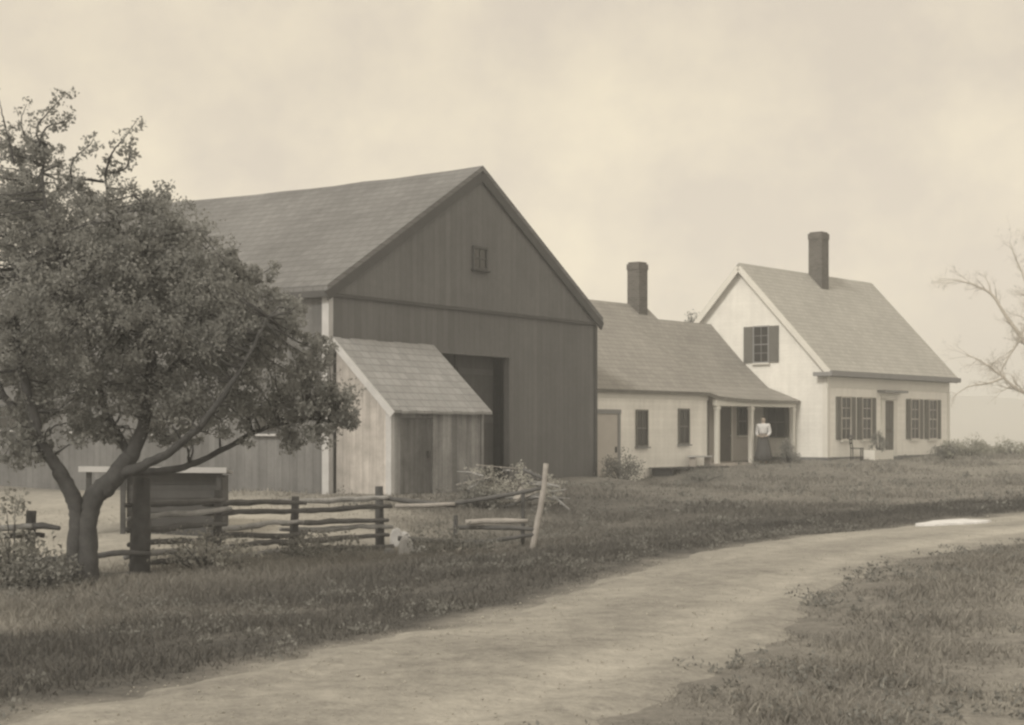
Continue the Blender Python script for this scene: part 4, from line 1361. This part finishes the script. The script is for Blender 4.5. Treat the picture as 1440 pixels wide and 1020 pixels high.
def make_person():
    q = house(-2.75, .98); zf = gz(q.x, q.y)
    face = math.atan2(-1, -.35)           # turned towards the road and the camera
    t = thing('person', 'person in a pale blouse and long dark skirt standing before the porch', 'person', (q.x, q.y, zf), face + math.pi / 2)
    # local: faces -y, x to the side, 1.64 m tall
    nodes = [(0, 0, .92), (0, .0, 1.05), (0, 0, 1.2), (0, .005, 1.33), (0, .01, 1.41), (0, 0, 1.47), (0, -.01, 1.54), (0, 0, 1.60)]
    rad = [(.15, .11), (.125, .095), (.145, .10), (.13, .085), (.05, .05), (.062, .07), (.075, .092), (.062, .078)]
    edges = [(i, i + 1) for i in range(7)]
    def chain(start, pts, rs):
        prev = start
        for p, r_ in zip(pts, rs):
            nodes.append(p); rad.append(r_ if isinstance(r_, tuple) else (r_, r_)); edges.append((prev, len(nodes) - 1)); prev = len(nodes) - 1
        return prev
    hands = []
    for s in (-1, 1):
        chain(0, [(s * .09, 0, .84), (s * .095, -.01, .48), (s * .10, .01, .10), (s * .105, -.02, .045), (s * .11, -.15, .03)], [.095, .062, .042, .04, .028])
        fx = -.13 if s < 0 else -.10
        e = chain(3, [(s * .185, 0, 1.33), (s * .235, .02, 1.06), (s * .15, -.18, .97), (s * .115, -.22, .965)], [.055, .043, .034, .028])
        palm = (s * .08, -.245, .96)
        chain(e, [palm], [(.036, .018)])
        hands.append((s, len(nodes) - 1, Vector(palm)))
    me = skin_obj('body', nodes, edges, rad, 1)
    bm = bmesh.new(); bm.from_mesh(me)
    # fingers, unequal and curled across the front of the waist
    for s, _, p in hands:
        for k in range(4):
            ln = (.030, .036, .034, .026)[k]
            z0 = .03 - .02 * k
            fp = [p + Vector((-s * .02, 0, z0)), p + Vector((-s * (.035 + ln * .5), -.006, z0)), p + Vector((-s * (.04 + ln), .008, z0 - .008)), p + Vector((-s * (.035 + ln), .024, z0 - .014))]
            m2 = skin_obj('f', [tuple(v) for v in fp], [(0, 1), (1, 2), (2, 3)], [(.009, .009), (.009, .009), (.008, .008), (.006, .006)], 0); bm.from_mesh(m2)
        fp = [p + Vector((0, -.01, .03)), p + Vector((-s * .015, -.022, .055)), p + Vector((-s * .03, -.02, .075))]
        m2 = skin_obj('f', [tuple(v) for v in fp], [(0, 1), (1, 2)], [(.011, .011), (.010, .010), (.008, .008)], 0); bm.from_mesh(m2)
    # nose, ears
    for c, sc in (((0, -.098, 1.535), (.013, .02, .02)), ((-.074, .0, 1.54), (.01, .02, .03)), ((.074, .0, 1.54), (.01, .02, .03))):
        bmesh.ops.create_icosphere(bm, subdivisions=2, radius=1, matrix=Matrix.Translation(c) @ Matrix.Diagonal((*sc, 1)))
    nf = len(bm.faces)
    for c, sc in (((-.028, -.088, 1.56), (.012, .008, .007)), ((.028, -.088, 1.56), (.012, .008, .007)), ((0, -.088, 1.50), (.022, .008, .006))):
        bmesh.ops.create_icosphere(bm, subdivisions=2, radius=1, matrix=Matrix.Translation(c) @ Matrix.Diagonal((*sc, 1)))
    bm.faces.ensure_lookup_table()
    for f in bm.faces[nf:]: f.material_index = 1
    me2 = bpy.data.meshes.new('body'); bm.to_mesh(me2); bm.free()
    me2.polygons.foreach_set('use_smooth', np.ones(len(me2.polygons), dtype=bool))
    link('body', me2, [M['skin'], M['eye']], t)
    def lathe(name, prof, mat, fold=0, seg=40, off=(0, 0)):
        V, Fs = [], []
        for (z, rx, ry) in prof:
            for k in range(seg):
                a = 2 * math.pi * k / seg
                f = 1 + fold * math.sin(a * 9) * max(0, (.95 - z))
                V.append((math.cos(a) * rx * f + off[0], math.sin(a) * ry * f + off[1], z))
        for i in range(len(prof) - 1):
            for k in range(seg):
                k2 = (k + 1) % seg
                Fs.append((i * seg + k, i * seg + k2, (i + 1) * seg + k2, (i + 1) * seg + k))
        mb = MB(); mb.add(V, Fs, 0, True)
        o = mb.build(name, mat, t)
        so = o.modifiers.new('t', 'SOLIDIFY'); so.thickness = .008
        return o
    lathe('skirt', [(1.03, .145, .115), (.95, .18, .15), (.7, .22, .2), (.4, .27, .25), (.12, .32, .29)], M['skirt'], .09)
    # blouse: torso and sleeves in one skin
    nb = [(0, 0, 1.02), (0, 0, 1.12), (0, 0, 1.22), (0, .005, 1.34), (0, .01, 1.40)]
    rb = [(.165, .13), (.16, .125), (.175, .13), (.15, .105), (.062, .062)]
    eb = [(0, 1), (1, 2), (2, 3), (3, 4)]
    for s in (-1, 1):
        p0 = 3
        for pt, r_ in (((s * .19, 0, 1.34), .078), ((s * .237, .02, 1.07), .065), ((s * .165, -.16, .98), .048)):
            nb.append(pt); rb.append((r_, r_)); eb.append((p0, len(nb) - 1)); p0 = len(nb) - 1
    link('blouse', skin_obj('blouse', nb, eb, rb, 1), M['blouse'], t)
    hm = skin_obj('hair', [(0, .02, 1.585), (0, .04, 1.63), (0, .03, 1.655)], [(0, 1), (1, 2)], [(.083, .082), (.07, .07), (.035, .035)], 2)
    link('hair', hm, M['hair'], t)


make_person()

# ------------------------------------------------------------------ air
hz = bpy.data.materials.new('thin_haze'); hz.use_nodes = True
nt = hz.node_tree
for n in list(nt.nodes):
    if n.type != 'OUTPUT_MATERIAL': nt.nodes.remove(n)
pv = nt.nodes.new('ShaderNodeVolumePrincipled')
pv.inputs['Color'].default_value = (.93, .955, .98, 1)
pv.inputs['Density'].default_value = .0023
pv.inputs['Anisotropy'].default_value = 0
nt.links.new(pv.outputs[0], nt.nodes['Material Output'].inputs['Volume'])
mb = MB(); mb.box(-530, 570, -52, 770, -5.5, 19.5)
tag(mb.build('haze', hz), kind='stuff')

# ------------------------------------------------------------------ light and sky
SUN_EL = 38
sd = Vector((-.58, -.81, 0)).normalized()
rot = math.atan2(sd.x, sd.y)
sun = bpy.data.lights.new('sun', 'SUN'); sun.energy = 1.7; sun.angle = math.radians(12); sun.color = (1, .93, .80)
so = bpy.data.objects.new('sun', sun); COL.objects.link(so)
sv = Vector((sd.x * math.cos(math.radians(SUN_EL)), sd.y * math.cos(math.radians(SUN_EL)), math.sin(math.radians(SUN_EL))))
so.rotation_euler = sv.to_track_quat('Z', 'Y').to_euler()

w = bpy.data.worlds.new('World'); SC.world = w; w.use_nodes = True
nt = w.node_tree
bg = nt.nodes['Background']
sky = nt.nodes.new('ShaderNodeTexSky'); sky.sky_type = 'NISHITA'; sky.sun_disc = False
sky.sun_elevation = math.radians(SUN_EL); sky.sun_rotation = rot
sky.dust_density = 3; sky.air_density = 1
tc = nt.nodes.new('ShaderNodeTexCoord').outputs['Generated']
mp = nt.nodes.new('ShaderNodeMapping'); mp.inputs['Scale'].default_value = (1, 1, 1.15); mp.inputs['Location'].default_value = (.12, 0, .55)
nt.links.new(tc, mp.inputs['Vector'])
n1 = noise(nt, mp.outputs[0], 8.0, 6, .6)
cr = nt.nodes.new('ShaderNodeValToRGB')
e = cr.color_ramp.elements
e[0].position = .36; e[0].color = (7.7, 6.75, 5.45, 1)
e[1].position = .66; e[1].color = (9.5, 8.35, 6.3, 1)
nt.links.new(n1, cr.inputs[0])
hs_ = nt.nodes.new('ShaderNodeHueSaturation'); hs_.inputs['Saturation'].default_value = .3
nt.links.new(sky.outputs[0], hs_.inputs['Color'])
mx = nt.nodes.new('ShaderNodeMix'); mx.data_type = 'RGBA'; mx.inputs[0].default_value = .90
nt.links.new(hs_.outputs[0], mx.inputs[6]); nt.links.new(cr.outputs[0], mx.inputs[7])
# hazy air brightens the sky towards the horizon
sz = nt.nodes.new('ShaderNodeSeparateXYZ'); nt.links.new(tc, sz.inputs[0])
hb = ramp(nt, sz.outputs[2], .0, .22, 1.22, 1.0)
sc_ = nt.nodes.new('ShaderNodeVectorMath'); sc_.operation = 'SCALE'
nt.links.new(mx.outputs[2], sc_.inputs[0]); nt.links.new(hb, sc_.inputs['Scale'])
nt.links.new(sc_.outputs[0], bg.inputs['Color'])
bg.inputs['Strength'].default_value = .1

# ------------------------------------------------------------------ camera
cam = bpy.data.cameras.new('camera'); co = bpy.data.objects.new('camera', cam); COL.objects.link(co)
co.location = (0, 0, CAMZ); co.rotation_euler = (math.radians(90), 0, 0)
cam.sensor_width = 36; cam.lens = 36 * F / 1440; cam.shift_y = 95 / 1440
cam.clip_start = .1; cam.clip_end = 3000
SC.camera = co
SC.render.resolution_x = 1024; SC.render.resolution_y = 725
SC.view_settings.view_transform = 'Standard'; SC.view_settings.look = 'None'
SC.view_settings.exposure = 0; SC.view_settings.gamma = 1
SC.cycles.filter_width = 2.5
SC.cycles.volume_bounces = 3
SC.cycles.max_bounces = 8
SC.cycles.use_denoising = True
